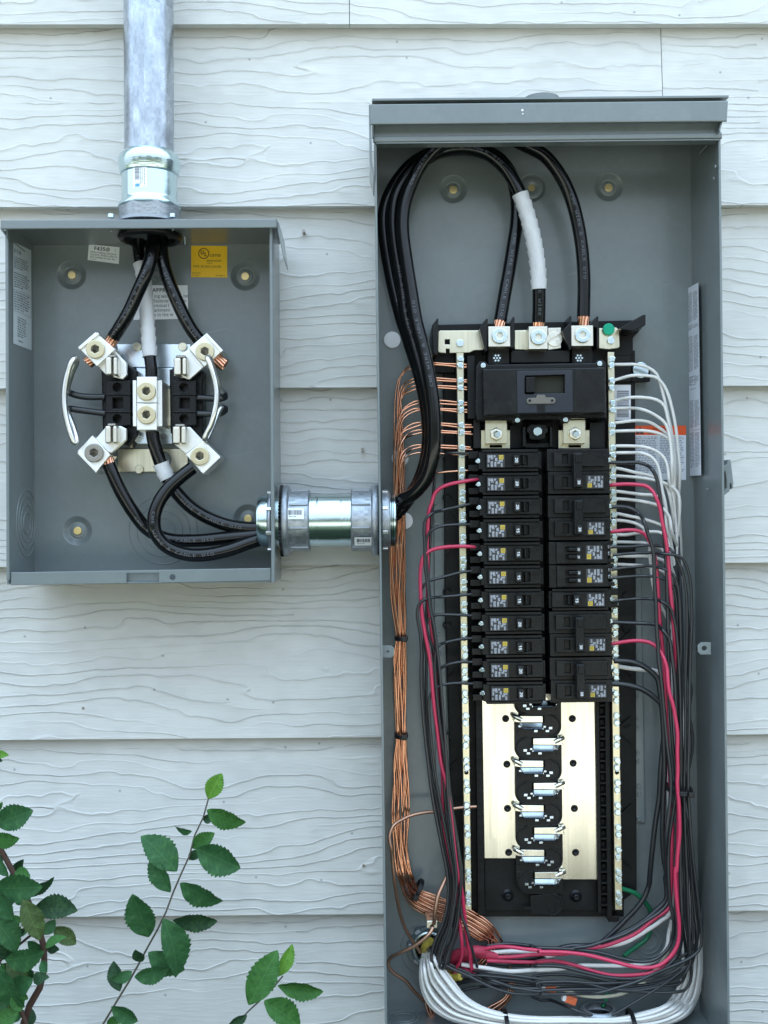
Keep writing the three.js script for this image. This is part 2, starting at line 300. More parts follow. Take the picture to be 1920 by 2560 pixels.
const S = {
  tech: sticker(canvasTex(360, 190, (c, w, h) => { c.fillStyle = '#e2e4e6'; c.fillRect(0, 0, w, h); c.fillStyle = '#181a1d'; c.font = 'bold 62px sans-serif'; c.fillText('F435@', 62, 62); c.font = '50px sans-serif'; c.fillStyle = '#8d9094'; c.fillText('1', 300, 62); c.fillStyle = '#181a1d'; c.font = '29px sans-serif'; c.fillText('When making technical', 24, 98); c.fillText('inquires, Please refer to', 24, 127); c.fillText('this number & Cat. No.', 24, 156); c.font = '16px sans-serif'; c.fillText('50-17108', 24, 178); })),
  yellow: sticker(canvasTex(400, 352, (c, w, h) => { c.fillStyle = '#eebd13'; c.fillRect(0, 0, w, h); c.fillStyle = '#17150c'; c.strokeStyle = '#17150c'; c.lineWidth = 9; c.beginPath(); c.arc(140, 86, 56, 0, 7); c.stroke(); c.font = 'bold 62px sans-serif'; c.fillText('U', 100, 96); c.fillText('L', 142, 116); c.font = 'bold 38px sans-serif'; c.fillText('LISTED', 206, 120); c.font = 'bold 23px sans-serif'; c.fillText('METER SOCKET', 172, 176); c.font = '19px sans-serif'; c.fillText('E29(1)4', 172, 202); c.font = '34px sans-serif'; c.fillText('TYPE 3R ENCLOSURE', 20, 244); c.font = '21px sans-serif'; c.fillText('ISSUE NO.', 12, 312); c.fillText('S137491', 12, 338); c.fillText('36-43847-2', 270, 338); })),
  approved: sticker(canvasTex(420, 264, (c, w, h) => { c.fillStyle = '#dfe1e4'; c.fillRect(0, 0, w, h); c.fillStyle = '#202226'; c.font = 'bold 40px sans-serif'; c.fillText('APPROVED', 148, 50); c.font = '34px sans-serif'; ['ing wire            be', 'fastene            to', 'rminal l            o', 'artment', 's in the w'].forEach((s, i) => c.fillText(s, 158, 96 + i * 36)); })),
  rating: sticker(canvasTex(300, 900, (c, w, h) => { c.fillStyle = '#c3cbce'; c.fillRect(0, 0, w, h); c.fillStyle = '#3b454a'; c.font = 'bold 46px sans-serif'; c.fillText('E·T·N', 16, 90); dashes(c, 16, 120, 240, 110, 6, '#4b555a'); dashes(c, 16, 260, 250, 140, 7, '#4b555a'); c.strokeStyle = '#4b555a'; c.lineWidth = 3; c.strokeRect(10, 420, 280, 190); dashes(c, 20, 430, 260, 170, 8, '#4b555a'); dashes(c, 70, 650, 150, 180, 9, '#4b555a'); dashes(c, 80, 850, 130, 24, 1, '#2b3539'); })),
  side: sticker(canvasTex(220, 2000, (c, w, h) => { c.fillStyle = '#d3d7de'; c.fillRect(0, 0, w, h); for (const [y, hh, r] of [[60, 320, 22], [400, 60, 4], [520, 380, 24], [950, 90, 5], [1200, 300, 22], [1540, 380, 26]]) { dashes(c, 18, y, 84, hh, r, '#555a66'); dashes(c, 116, y + 10, 84, hh - 20, r, '#555a66'); } c.fillStyle = '#555a66'; for (let i = 0; i < 4; i++) c.fillRect(40, 950 + i * 44, 110, 5); c.fillRect(0, 440, w, 3); c.fillRect(0, 1520, w, 3); })),
  warning: sticker(canvasTex(560, 580, (c, w, h) => { c.fillStyle = '#d9dde4'; c.fillRect(0, 0, w, h); c.fillStyle = '#e0531d'; c.fillRect(0, 0, w, 102); c.fillStyle = '#26100a'; c.beginPath(); c.moveTo(20, 92); c.lineTo(66, 14); c.lineTo(112, 92); c.fill(); c.fillStyle = '#e0531d'; c.fillRect(60, 40, 12, 28); c.fillRect(60, 74, 12, 10); c.fillStyle = '#3a130a'; c.font = '44px sans-serif'; c.fillText('WARNING', 200, 48); c.fillText('ADVERTENCIA', 150, 94); dashes(c, 14, 116, 250, 400, 22, '#6b6f7c', .7); dashes(c, 290, 116, 255, 400, 22, '#6b6f7c', .7); dashes(c, 14, 524, 250, 44, 3, '#6b6f7c', .7); })),
  barcode: sticker(canvasTex(180, 380, (c, w, h) => { c.fillStyle = '#d8dae2'; c.fillRect(0, 0, w, h); bars(c, 22, 60, 136, 290, false); })),
  hubBar: sticker(canvasTex(200, 320, (c, w, h) => { c.fillStyle = '#eef2f3'; c.fillRect(0, 0, w, h); bars(c, 28, 26, 70, 190, false); dashes(c, 106, 30, 20, 250, 14, '#50545c'); dashes(c, 134, 60, 14, 200, 12, '#50545c'); dashes(c, 160, 60, 16, 240, 12, '#50545c'); c.fillStyle = '#5f9fd0'; c.fillRect(34, 262, 66, 44); })),
  nipBar: sticker(canvasTex(180, 110, (c, w, h) => { c.fillStyle = '#e3e7e8'; c.fillRect(0, 0, w, h); bars(c, 22, 22, 136, 46); dashes(c, 26, 78, 124, 14, 1, '#555'); })),
};
const cablePrint = canvasTex(1024, 128, (c, w, h) => { c.fillStyle = '#08090b'; c.fillRect(0, 0, w, h); c.fillStyle = '#666b72'; c.font = '15px monospace'; c.save(); c.scale(1.2, .8); c.fillText('CME WIRE & CABLE 010', 120, 86); c.fillText('CME WIRE & CABLE 010', 540, 86); c.restore(); });
cablePrint.wrapS = cablePrint.wrapT = THREE.RepeatWrapping;
M.cable = std(col(1, 1, 1), .24, 0, { map: cablePrint, specularIntensity: .55, clearcoat: .25, clearcoatRoughness: .06 });
// ---------------------------------------------------------------- meter box
const MB = { zb: .0255, zf: .118 };
const bossDimple = (p, zs, dep, ro, ri) => turned(p, [[ro + 1, zs + .0004], [ro, zs + .0003], [ro - 3, zs - .0006], [ri + 7, zs - dep + .0012], [ri + 4, zs - dep + .0002], [ri + 1, zs - dep + .0012], [ri - 1, zs - dep + .0022], [.01, zs - dep + .0022]], zs, 40);
const ringGroove = (p, r, zs) => turned(p, [[r - 1.6, zs], [r - 1, zs + .0007], [r + 1, zs + .0007], [r + 1.6, zs]], zs, 48);
const screwCross = headGeo(.0046, .0026, 'cross'), screwSlot = headGeo(.0050, .0030, 'slot'), screwHexBig = headGeo(.0102, .0045, 'hex');
{
  const { zb, zf } = MB, base = U(350, 1455, zb);
  const T = new Thing('meter_box', 'open grey steel meter box with yellow certification label, under the galvanized conduit', 'meter box', base);
  const L = U(20, 1000, zf).x, R = U(679, 1000, zf).x, Tp = U(350, 558, zf).y, B = U(350, 1459, zf).y, w = .0016;
  const sheet = (x0, y0, x1, y1, z0, z1) => new THREE.BoxGeometry(x1 - x0, y1 - y0, z1 - z0).translate((x0 + x1) / 2, (y0 + y1) / 2, (z0 + z1) / 2);
  const bosses = [[179, 687], [613, 690], [193, 1327], [620, 1297]];
  const s = new THREE.Shape([[L, B], [R, B], [R, Tp + .004], [L, Tp + .004]].map(p => new THREE.Vector2(...p)));
  for (const p of bosses) s.holes.push(circlePath(p, 36, zb));
  const back = T.add('back_panel', new THREE.ExtrudeGeometry(s, { depth: w, bevelEnabled: false, curveSegments: 20 }).translate(0, 0, zb - w), M.paint);
  for (const p of bosses) { T.add('mounting_dimple', bossDimple(p, zb, .005, 36, 17), M.paint, back); T.inst('screw', screwCross, M.brass, U(p[0], p[1], zb).setZ(zb - .003), back, rr(0, 1)); }
  T.add('dimple', turned([395, 690], [[16, zb + .0002], [13, zb + .002], [8, zb + .0022], [7, zb + .001], [.01, zb + .001]], zb), M.paint, back);
  T.add('knockout', [30, 48, 66, 85].map(r => ringGroove([408, 1325], r, zb)), M.paint, back);
  const left = T.add('side_wall', sheet(L - w, B, L, Tp, zb - w, zf), M.paint);
  const kx = L + .0001, kc = UX(67, 1308, kx);
  T.add('knockout', [.012, .021, .029, .037].map(r => new THREE.TorusGeometry(r, .0007, 6, 48).scale(1, 1, 1).rotateY(Math.PI / 2).translate(kx, kc.y, kc.z)), M.paint, left);
  T.add('rating_label', quad(UX(33, 858, kx + .0004), UX(79, 876, kx + .0004), UX(78, 626, kx + .0004), UX(33, 604, kx + .0004)), S.rating, left);
  const right = T.add('side_wall', sheet(R, B, R + w, Tp, zb - w, zf), M.paint);
  T.add('edge_fold', new THREE.CylinderGeometry(.0021, .0021, Tp - B, 10).translate(R + .0005, (Tp + B) / 2, zf), M.paint, right);
  T.add('edge_fold', new THREE.CylinderGeometry(.0018, .0018, Tp - B - .01, 10).translate(L - .0004, (Tp + B) / 2, zf), M.paint, left);
  // top with a drip hood that stands proud
  const hl = U(2, 560, .128).x, hr = U(692, 560, .128).x, hy0 = U(350, 572, .128).y, hy1 = U(350, 549, .128).y;
  const top = T.add('top_wall', sheet(hl, Tp, hr, Tp + w * 1.2, zb - w, .1255), M.paint);
  T.add('drip_hood', new RoundedBoxGeometry(hr - hl, hy1 - hy0, .004, 2, .0012).translate((hl + hr) / 2, (hy0 + hy1) / 2, .1275), M.paint, top);
  T.add('hood_flap', plate(px(693, 556, 694, 572, 707, 641, 709, 641, 700, 570, 697, 556), .06, .124), M.paint, top);
  T.add('hood_flap', plate(px(0, 572, 15, 593, 17, 593, 4, 570), .06, .124), M.paint, top);
  const floor = T.add('bottom_wall', sheet(L, B, R, B + w, zb - w, zf - .002), M.paint);
  const lipShape = plate(px(27, 1431, 677, 1420, 677, 1452, 27, 1463), zf - .003, zf - .0005, .0006, [new THREE.Path([[316, 1434], [316, 1456], [397, 1455], [397, 1433]].map(p => { const u = U(p[0], p[1], zf); return new THREE.Vector2(u.x, u.y); })), circlePath([431, 1443], 9, zf)]);
  T.add('bottom_lip', lipShape, M.paint);
  T.add('lip_backing', box(314, 1434, 399, 1456, zf - .009, zf - .0072), M.paint);
  T.add('certificate_label', qpx([478, 614], [568, 615], [568, 694], [478, 693], zb + .0006), S.yellow, back, 'yellow certification label');
  T.add('number_label', qpx([222, 611], [299, 618], [297, 660], [219, 650], zb + .0006), S.tech, back);
  T.add('wiring_label', qpx([334, 713], [469, 713], [471, 797], [334, 800], zb + .0006), S.approved, back);
}
// conduit, hub
{
  const ax = U(371, 300, .066), zc = .066, k = mpp(.094);
  const yTop = 3.8, y0 = U(371, 395, zc).y;
  const g = new THREE.CylinderGeometry(63 * k, 63 * k, yTop - y0, 48, 1, true); g.translate(ax.x + .0008, (yTop + y0) / 2, zc);
  single('conduit_pipe', g, M.galv, 'vertical galvanized conduit pipe entering the top of the meter box', 'pipe', V(ax.x, y0, zc));
  const c = U(374, 470, zc), yy = q => U(374, q, .09).y;
  const H = new Thing('conduit_hub', 'shiny zinc compression hub with barcode sticker on top of the meter box', 'conduit fitting', V(c.x, yy(548), zc));
  const lat = (prof, seg = 48) => new THREE.LatheGeometry(prof.map(([r, q]) => new THREE.Vector2(r * k, yy(q))), seg).translate(c.x, 0, zc);
  const hex = lat([[64, 366], [67, 366], [74, 374], [79, 386], [79, 398], [76, 410], [74, 420], [72, 422], [68, 424]], 48);
  H.add('gland_nut', hex, M.plated);
  H.add('body', lat([[69, 421], [70, 424], [70, 482], [72, 490], [78, 497], [79, 504], [77, 507], [70, 508]]), M.plated);
  H.add('base', new THREE.CylinderGeometry(80 * k, 76 * k, yy(505) - yy(547), 8, 1).rotateY(Math.PI / 8).translate(c.x, (yy(505) + yy(547)) / 2, zc), M.cast);
  H.add('flange', new THREE.CylinderGeometry(88 * k, 88 * k, .003, 32).translate(c.x, yy(547) + .0005, zc), M.cast);
  for (const dx of [-84, 70]) for (const dz of [.028]) { H.add('bolt', new THREE.CylinderGeometry(9 * k, 9 * k, 9 * k, 6).translate(c.x + dx * k, yy(542), zc + dz), M.screwBright); H.add('bolt_tip', new THREE.CylinderGeometry(4 * k, 4 * k, 16 * k, 10).translate(c.x + dx * k, yy(572), zc + dz), M.screwBright); }
  for (const [qx, qy] of [[321, 606], [462, 606]]) H.add('bolt_tip', rodGeo(U(qx, qy - 9, .04), U(qx, qy + 7, .04), .0018), M.screwBright);
  H.add('locknut', new THREE.TorusGeometry(.031, .0042, 10, 40).rotateX(Math.PI / 2).translate(c.x + .002, U(350, 558, .118).y - .004, .074), M.black);
  const st = new THREE.CylinderGeometry(70.7 * k, 70.7 * k, yy(414) - yy(473), 16, 1, true, -.42, .52).translate(c.x, (yy(414) + yy(473)) / 2, zc);
  H.add('barcode_sticker', st, S.hubBar);
}
// meter socket
const lugBlock = (T, name, pts, c, ringMat) => {
  const p = b1(...c)[0], m = T.add(name, plate(b1(...pts), .048, .082, .0008, [circlePath(p, 11.5, .082)]), M.alum); T.inst('set_screw', screwHexBig, ringMat, U(p[0], p[1], .082).setZ(.0814), m, .2);
  T.add('socket_floor', disc(p, 13, .0620, .0635, 12), M.steelDark, m);
  return m;
};
{
  const T = new Thing('meter_socket', 'four-jaw meter socket with black insulator blocks inside the meter box', 'meter socket', U(365, 1020, .024));
  const plateHole = [circlePath([406, 1150], 24, .0295)];
  T.add('base_plate', [plate(b1(520, 108, 1200, 108, 1215, 325, 700, 325, 560, 325), .0258, .0295, .0006), plate(b1(700, 330, 1040, 330, 1040, 1035, 700, 1035), .0258, .0355, .001)], M.zincBlue);
  T.add('base_plate', plate(b1(530, 1075, 1180, 1075, 1180, 1290, 530, 1290), .0258, .0295, .0006, plateHole), M.zincYellow);
  for (const [x, y] of [[713, 138], [1133, 138], [733, 1265]]) { const p = b1(x, y)[0]; T.inst('plate_screw', screwSlot, M.zincYellow, U(p[0], p[1], .0295).setZ(.0293), null, rr(0, 3)); }
  for (const m of [0, 1]) {
    const fx = (...a) => m ? a.map((v, i) => i % 2 ? v : (v - 418) * .92 + 1042) : a;
    T.add('insulator_base', plate(b1(...fx(380, 345, 620, 290, 715, 360, 720, 950, 640, 1060, 390, 930)), .026, .052, .002), M.black);
    const hs = [[527, 508], [527, 798]].map(q => circlePath(b1(...fx(...q))[0], 14, .066));
    const sq = fx(485, 610, 580, 610, 580, 705, 485, 705), pp = b1(...sq).map(p => { const u = U(p[0], p[1], .066); return new THREE.Vector2(u.x, u.y); });
    T.add('insulator_block', plate(b1(...fx(418, 445, 650, 445, 650, 862, 418, 862)), .05, .066, .001, [...hs, new THREE.Path(pp.reverse())]), M.black);
    for (const y of [575, 735]) T.add('rib', plate(b1(...fx(410, y - 8, 655, y - 8, 655, y + 8, 410, y + 8)), .05, .0685, .0008), M.black);
  }
  const lugs = [
    [[325, 0, 510, 160, 340, 318, 165, 140], [330, 162], [500, 165, 612, 285, 615, 395, 578, 436, 430, 402, 345, 312], [415, 472, 488, 527], [228, 398], M.ringGold],
    [[1352, 8, 1502, 168, 1332, 322, 1185, 150], [1338, 182], [1188, 155, 1075, 240, 1050, 402, 1192, 438, 1328, 318], [1046, 1113, 1125, 1166], [234, 398], M.ringGold],
    [[298, 952, 462, 1135, 332, 1296, 158, 1100], [318, 1116], [455, 1130, 612, 992, 612, 892, 560, 866, 425, 872, 335, 975], [412, 466, 484, 524], [862, 1027], M.steelDark],
    [[1325, 1000, 1478, 1150, 1312, 1304, 1158, 1130], [1292, 1146], [1322, 1005, 1200, 876, 1040, 872, 1050, 1032, 1162, 1125], [1036, 1105, 1115, 1162], [868, 1032], M.ringGold]];
  for (const [blk, c, br, jx, jy, rm] of lugs) {
    const lg = lugBlock(T, 'lug', blk, c, rm);
    T.add('jaw_bracket', plate(b1(...br), .064, .0705, .0007), M.alum, lg);
    const jw = T.add('jaw', [[jx[0], jx[1]], [jx[2], jx[3]]].map(([p, q]) => vb(b1, p, jy[0], q, jy[1], .07, .0875, .0022)), M.tin, lg);
    T.add('jaw_spring', vb(b1, jx[0] + 20, jy[0] - 22, jx[3] - 10, jy[0] + 8, .07, .0825, .003), M.steelDark, jw);
    T.add('side_bar', plate(b1(...[0, 1].flatMap(i => { const a = c[1] < 600 ? (c[0] < 700 ? [[345, 0], [165, 140]] : [[1352, 8], [1502, 168]]) : (c[0] < 700 ? [[158, 1120], [332, 1300]] : [[1478, 1158], [1320, 1308]]); return a[i]; }), ...(() => { const a = c[1] < 600 ? (c[0] < 700 ? [[180, 165], [360, 22]] : [[1484, 190], [1334, 30]]) : (c[0] < 700 ? [[350, 1272], [176, 1096]] : [[1296, 1286], [1454, 1136]]); return a.flat(); })()), .05, .085, .0006), M.alum, lg);
  }
  const nb = T.add('neutral_lug', [[412, 653, 548], [657, 905, 765]].map(([a, b, c]) => plate(b1(708, a, 893, a, 893, b, 708, b), .034, .088, .0008, [circlePath(b1(800, c)[0], 11.5, .088)])), M.alum);
  for (const y of [548, 765]) { const p = b1(800, y)[0]; T.inst('set_screw', screwHexBig, M.ringGold, U(p[0], p[1], .088).setZ(.0874), nb, .5); T.add('socket_floor', disc(p, 13, .066, .0675, 12), M.steelDark, nb); }
  T.add('lug_flange', [vb(b1, 670, 445, 706, 870, .034, .078, .0006), vb(b1, 895, 445, 942, 870, .034, .078, .0006)], M.alum, nb);
  T.add('bonding_strap', plate(b1(948, 490, 1045, 480, 1045, 880, 948, 870), .03, .04, .001, [circlePath(b1(1015, 512)[0], 7, .04)]), M.zincYellow);
  { const p = b1(1015, 827)[0]; T.inst('plate_screw', screwSlot, M.zincYellow, U(p[0], p[1], .04).setZ(.04), null, .8); }
  T.add('support_edge', vb(b1, 1305, 480, 1322, 900, .026, .036, .0006), M.zincBlue);
}
// spring loops beside the jaws
for (const m of [0, 1]) {
  const up = m ? b1(1250, 605, 1350, 610, 1460, 615, 1520, 600, 1500, 555, 1465, 500, 1440, 420, 1400, 300, 1375, 235, 1360, 240, 1385, 300, 1430, 450, 1445, 560, 1440, 660, 1420, 760, 1390, 860, 1355, 930, 1335, 985, 1345, 995, 1380, 930, 1420, 840, 1460, 740, 1490, 700, 1525, 712, 1490, 745, 1400, 755, 1250, 752)
    : b1(415, 598, 300, 600, 180, 590, 100, 565, 72, 540, 85, 450, 120, 350, 152, 275, 140, 240, 110, 270, 70, 380, 45, 500, 38, 620, 48, 740, 75, 860, 110, 970, 135, 1025, 152, 1000, 130, 900, 95, 800, 68, 730, 80, 708, 180, 720, 300, 735, 418, 750);
  const zs = m ? [.06, .06, .062, .064, .07, .076, .08, .084, .088, .094, .096, .096, .096, .096, .096, .094, .092, .09, .088, .084, .08, .074, .07, .066, .062, .06, .06]
    : [.06, .06, .062, .066, .072, .078, .082, .086, .09, .094, .094, .094, .094, .094, .094, .094, .092, .09, .086, .08, .074, .068, .062, .06, .06];
  const c = curveOf(up, zs), pos = U(up[0][0], up[0][1], .06);
  const T = new Thing('bypass_horn', m ? 'bent silver wire loop beside the jaws, overlapping the lug with frayed copper ends' : 'bent silver wire loop beside the jaws, clear of every lug', 'wire loop', pos);
  T.add('loop', tube(c, .0031, 160, 10), M.rodSilver);
  const leg = (a, b) => { const q = []; for (let i = 0; i <= 10; i++) q.push(c.getPointAt(a + (b - a) * i / 10)); return new THREE.CatmullRomCurve3(q); };
  T.add('sleeve', tube(leg(0, .155), .0037, 20, 10), M.insBlack); T.add('sleeve', tube(leg(.845, 1), .0037, 20, 10), M.insBlack);
}
// ---------------------------------------------------------------- heavy cables
function strands(curveEnd, dir, r, len) {                    // bared end: a lay of round copper strands
  const o = V(0, 0, 1).addScaledVector(dir, -dir.z).normalize(), b = dir.clone().cross(o), out = [];
  for (let i = 0; i < 9; i++) { const a = i / 9 * 6.283, q = o.clone().multiplyScalar(Math.cos(a) * r * .68).addScaledVector(b, Math.sin(a) * r * .68), a2 = a + .5, q2 = o.clone().multiplyScalar(Math.cos(a2) * r * .68).addScaledVector(b, Math.sin(a2) * r * .68); out.push(rodGeo(curveEnd.clone().add(q).addScaledVector(dir, -.002), curveEnd.clone().add(q2).addScaledVector(dir, len), r * .3, 6)); }
  return out;
}
function cable(label, pts, zs, r, { group, tape, bareStart = 0, bareEnd = 0, name = 'service_cable' } = {}) {
  const c = curveOf(pts, zs), T = new Thing(name, label, 'cable', c.getPointAt(.5), group), L = c.getLength();
  const sub = (a, b) => { const q = []; const n = Math.max(6, Math.round((b - a) * 80)); for (let i = 0; i <= n; i++) q.push(c.getPointAt(a + (b - a) * i / n)); return new THREE.CatmullRomCurve3(q); };
  const s = T.add('sheath', tube(c, r, Math.round(L * 260), 20, 2.2), M.cable);
  const near = (q) => { let best = 0, bd = 1e9; for (let i = 0; i <= 900; i++) { const w = c.getPointAt(i / 900), e = w.distanceTo(U(q[0], q[1], w.z)); if (e < bd) { bd = e; best = i / 900; } } return best; };
  if (tape) for (const [a, b] of tape) {
    const cc = sub(near(a), near(b)), n = Math.round(cc.getLength() / .0105);
    T.add('white_tape', tube(cc, t => r * 1.1 + .0013 * (1 - ((t * n) % 1)), Math.max(24, n * 8), 20), M.tape);
  }
  if (bareStart) T.add('copper_strands', strands(c.getPointAt(0), c.getTangentAt(0).negate(), r, bareStart), M.copper);
  if (bareEnd) T.add('copper_strands', strands(c.getPointAt(1), c.getTangentAt(1), r, bareEnd), M.copper);
  return { T, c };
}
const R0 = .0073;
cable('black cable from the conduit down to the lug above the plain wire loop', [[386, 500], [386, 560], ...z1(885, 230, 872, 320, 838, 430, 790, 540, 745, 640, 690, 735, 655, 790)], [.075, .078, .084, .088, .085, .08, .074], R0, { bareEnd: .02, group: 'cables out of the conduit' });
cable('black cable from the conduit down to the lug with frayed copper ends', [[400, 500], [402, 560], ...z1(928, 230, 935, 330, 962, 440, 1005, 550, 1055, 660, 1105, 750, 1150, 810)], [.07, .07, .072, .074, .074, .072, .07], R0, { group: 'cables out of the conduit' });
cable('white-taped cable from the conduit down to the central neutral lug', [[352, 500], [350, 560], ...z1(796, 260, 806, 350, 828, 450, 842, 600, 852, 750, 864, 900, 872, 970, 872, 1040)], [.05, .05, .05, .055, .06, .065, .066, .066], R0 - .0006, { tape: [[[349, 660], [376, 892]]], group: 'cables out of the conduit' });
// frayed strands at the upper lugs
{ const p = b1(1440, 250)[0], q = b1(1490, 285)[0], A = U(p[0], p[1], .068), B = U(q[0], q[1], .068), d = B.clone().sub(A).normalize(); single('copper_strands', strands(A, d, .0075, .012), M.copper, 'frayed copper strands poking out of the lug under the wire loop', 'wire end', A); }
{ const p = b1(290, 255)[0], A = U(p[0], p[1], .066), d = V(-.75, -.66, 0); single('copper_strands', strands(A, d, .007, .006), M.copper, 'short copper strand ends under the lug clear of the wire loop', 'wire end', A); }
// load cables: meter box -> nipple -> panel -> lugs
const nip = [[690, 1310], [780, 1306], [880, 1300], [960, 1292]];
cable('load cable from the dark-ringed lug to the lug under the hood bolt, looped behind', [...z2(628, 485, 650, 540, 700, 650, 770, 765, 850, 860, 960, 915, 1120, 925, 1320, 908, 1500, 890), [690, 1325], [780, 1315], [880, 1306], [975, 1296],
  ...z4(440, 1560, 515, 1400, 557, 1230, 567, 1060, 550, 860, 497, 600, 412, 330, 345, 120), ...z3(148, 880, 130, 790, 112, 680, 105, 570, 122, 490, 165, 410, 225, 340, 310, 290, 420, 265, 530, 275, 610, 310, 665, 380, 690, 480, 692, 580, 675, 700, 655, 820, 635, 930, 618, 1030)],
  [.07, .07, .066, .062, .06, .06, .06, .06, .06, .062, .065, .07, .07, .066, .06, .06, .058, .056, .055, .055, .055, .055, .056, .058, .06, .064], R0, { bareStart: .012, bareEnd: .016, group: 'load cables between meter box and panel' });
cable('load cable curling in a loop under the socket to the outer panel lug', [...z2(1110, 505, 1040, 560, 965, 630, 910, 715, 887, 800, 900, 890, 960, 960, 1060, 1002, 1170, 1008, 1310, 982, 1430, 940, 1520, 912), [690, 1340], [780, 1330], [880, 1318], [975, 1290],
  ...z4(330, 1640, 450, 1570, 560, 1430, 608, 1240, 618, 1040, 603, 780, 540, 430, 470, 160), ...z3(225, 890, 203, 750, 188, 620, 195, 520, 228, 420, 272, 335, 330, 272, 420, 225, 540, 205, 650, 218, 735, 256, 815, 300, 880, 380, 925, 470, 955, 570, 978, 700, 988, 840, 986, 1010)],
  [.075, .08, .085, .085, .08, .076, .07, .064, .062, .065, .078, .09, .094, .092, .088, .086, .085, .084, .08, .078, .076, .074, .07, .068, .066], R0, { bareEnd: .018, group: 'load cables between meter box and panel' });
cable('load cable with white tape at both ends running to the middle panel lug', [...z2(876, 285, 885, 350, 908, 430, 940, 515, 1000, 625, 1090, 725, 1200, 795, 1340, 842, 1500, 852), [690, 1308], [780, 1298], [880, 1290], [975, 1275],
  ...z4(450, 1560, 535, 1400, 578, 1230, 590, 1060, 575, 860, 525, 600, 448, 330, 385, 120), ...z3(186, 880, 170, 790, 155, 700, 145, 590, 155, 490, 195, 405, 260, 335, 350, 285, 460, 268, 560, 292, 640, 355, 692, 435, 722, 510, 752, 610, 775, 720, 788, 840, 790, 950, 788, 1035)],
  [.066, .066, .064, .06, .056, .056, .058, .06, .062, .066, .072, .078, .08, .076, .074, .073, .072, .072, .072, .072, .072, .074, .076, .076, .074, .07, .066], R0, { tape: [[[399, 1158], [417, 1196]], [[1300, 484], [1348, 724]]], bareEnd: .014, group: 'load cables between meter box and panel' });
// ---------------------------------------------------------------- nipple between the boxes
{
  const zc = .066, z0 = .094, cy = q => U(820, q, z0).y, T = new Thing('conduit_nipple', 'threaded zinc pipe nipple with two cast hubs between the boxes', 'pipe fitting', U(825, 1301, zc));
  const yc = cy(1301), k = mpp(z0);
  const X = q => U(q, 1301, z0).x, lat = (prof, seg = 40) => new THREE.LatheGeometry(prof.map(([r, q]) => new THREE.Vector2(r * k, -X(q))), seg).rotateZ(Math.PI / 2).translate(0, yc, zc);
  const thr = (a, b) => { const o = []; for (let q = a; q < b; q += 4.2) o.push([66, q], [68.5, q + 2.1]); return o; };
  T.add('pipe', lat([[60, 640], [66, 650], ...thr(662, 692), [66, 768], ...thr(769, 793), [67.5, 794], [67.5, 850], ...thr(852, 879), [66, 940], ...thr(950, 988), [60, 990]]), M.plated);
  for (const m of [0, 1]) {
    const f = q => m ? 1649 - q : q;
    const hub = T.add('hub', lat([[66, f(772)], [77, f(772)], [78, f(768)], [77, f(722)], [88, f(720)], [90, f(714)], [90, f(706)], [87, f(702)], [66, f(700)]].sort((p, q) => 0), 40), M.cast);
    for (let i = 0; i < 8; i++) { const a = i * Math.PI / 4 + .25; T.add('rib', new RoundedBoxGeometry(46 * k, 6 * k, 7 * k, 1, .0008).translate(0, 0, 78 * k).rotateX(a).translate((X(f(770)) + X(f(724))) / 2, yc, zc), M.cast, hub); }
    const teeth = []; for (let i = 0; i < 60; i++) teeth.push(new THREE.BoxGeometry(6 * k, 4.5 * k, 5 * k).rotateX(.78).translate(0, 0, 88 * k).rotateX(i / 60 * 6.2832).translate(X(f(700)), yc, zc));
    T.add('toothed_gasket', [...teeth, lat([[66, f(701)], [87, f(701)], [87, f(698)], [66, f(698)]])], M.black);
    T.add('locknut', lat(m ? [[66, 953], [77, 953], [78, 958], [77, 972], [74, 976], [66, 977]] : [[66, 677], [77, 677], [78, 674], [76, 668], [66, 667]]), M.cast);
    T.add('bushing', lat(m ? [[56, 976], [66, 976], [68, 980], [66, 988], [58, 990], [54, 985]] : [[56, 668], [66, 668], [67, 664], [64, 659], [57, 658], [54, 663]]), M.black);
    for (let i = 0; i < 8; i++) T.add('locknut_lug', new RoundedBoxGeometry(14 * k, 9 * k, 5 * k, 1, .0006).translate(0, 0, 78.5 * k).rotateX(i * .785 + .4).translate(X(m ? 963 : 672), yc, zc), M.alum);
  }
  for (const [a, b, c, d, rot] of [[717, 1270, 761, 1298, 0], [886, 1342, 931, 1363, .05]]) {
    const yy = (b + d) / 2, ang = Math.asin(Math.max(-1, Math.min(1, (yc - cy(yy)) / (80 * k)))), hgt = (d - b) * k / Math.max(.5, Math.cos(ang));
    T.add('barcode_sticker', new THREE.PlaneGeometry((c - a) * k, hgt).translate(0, 0, 82.6 * k).rotateX(ang).rotateZ(0).translate((X(a) + X(c)) / 2, yc, zc), S.nipBar);
  }
}
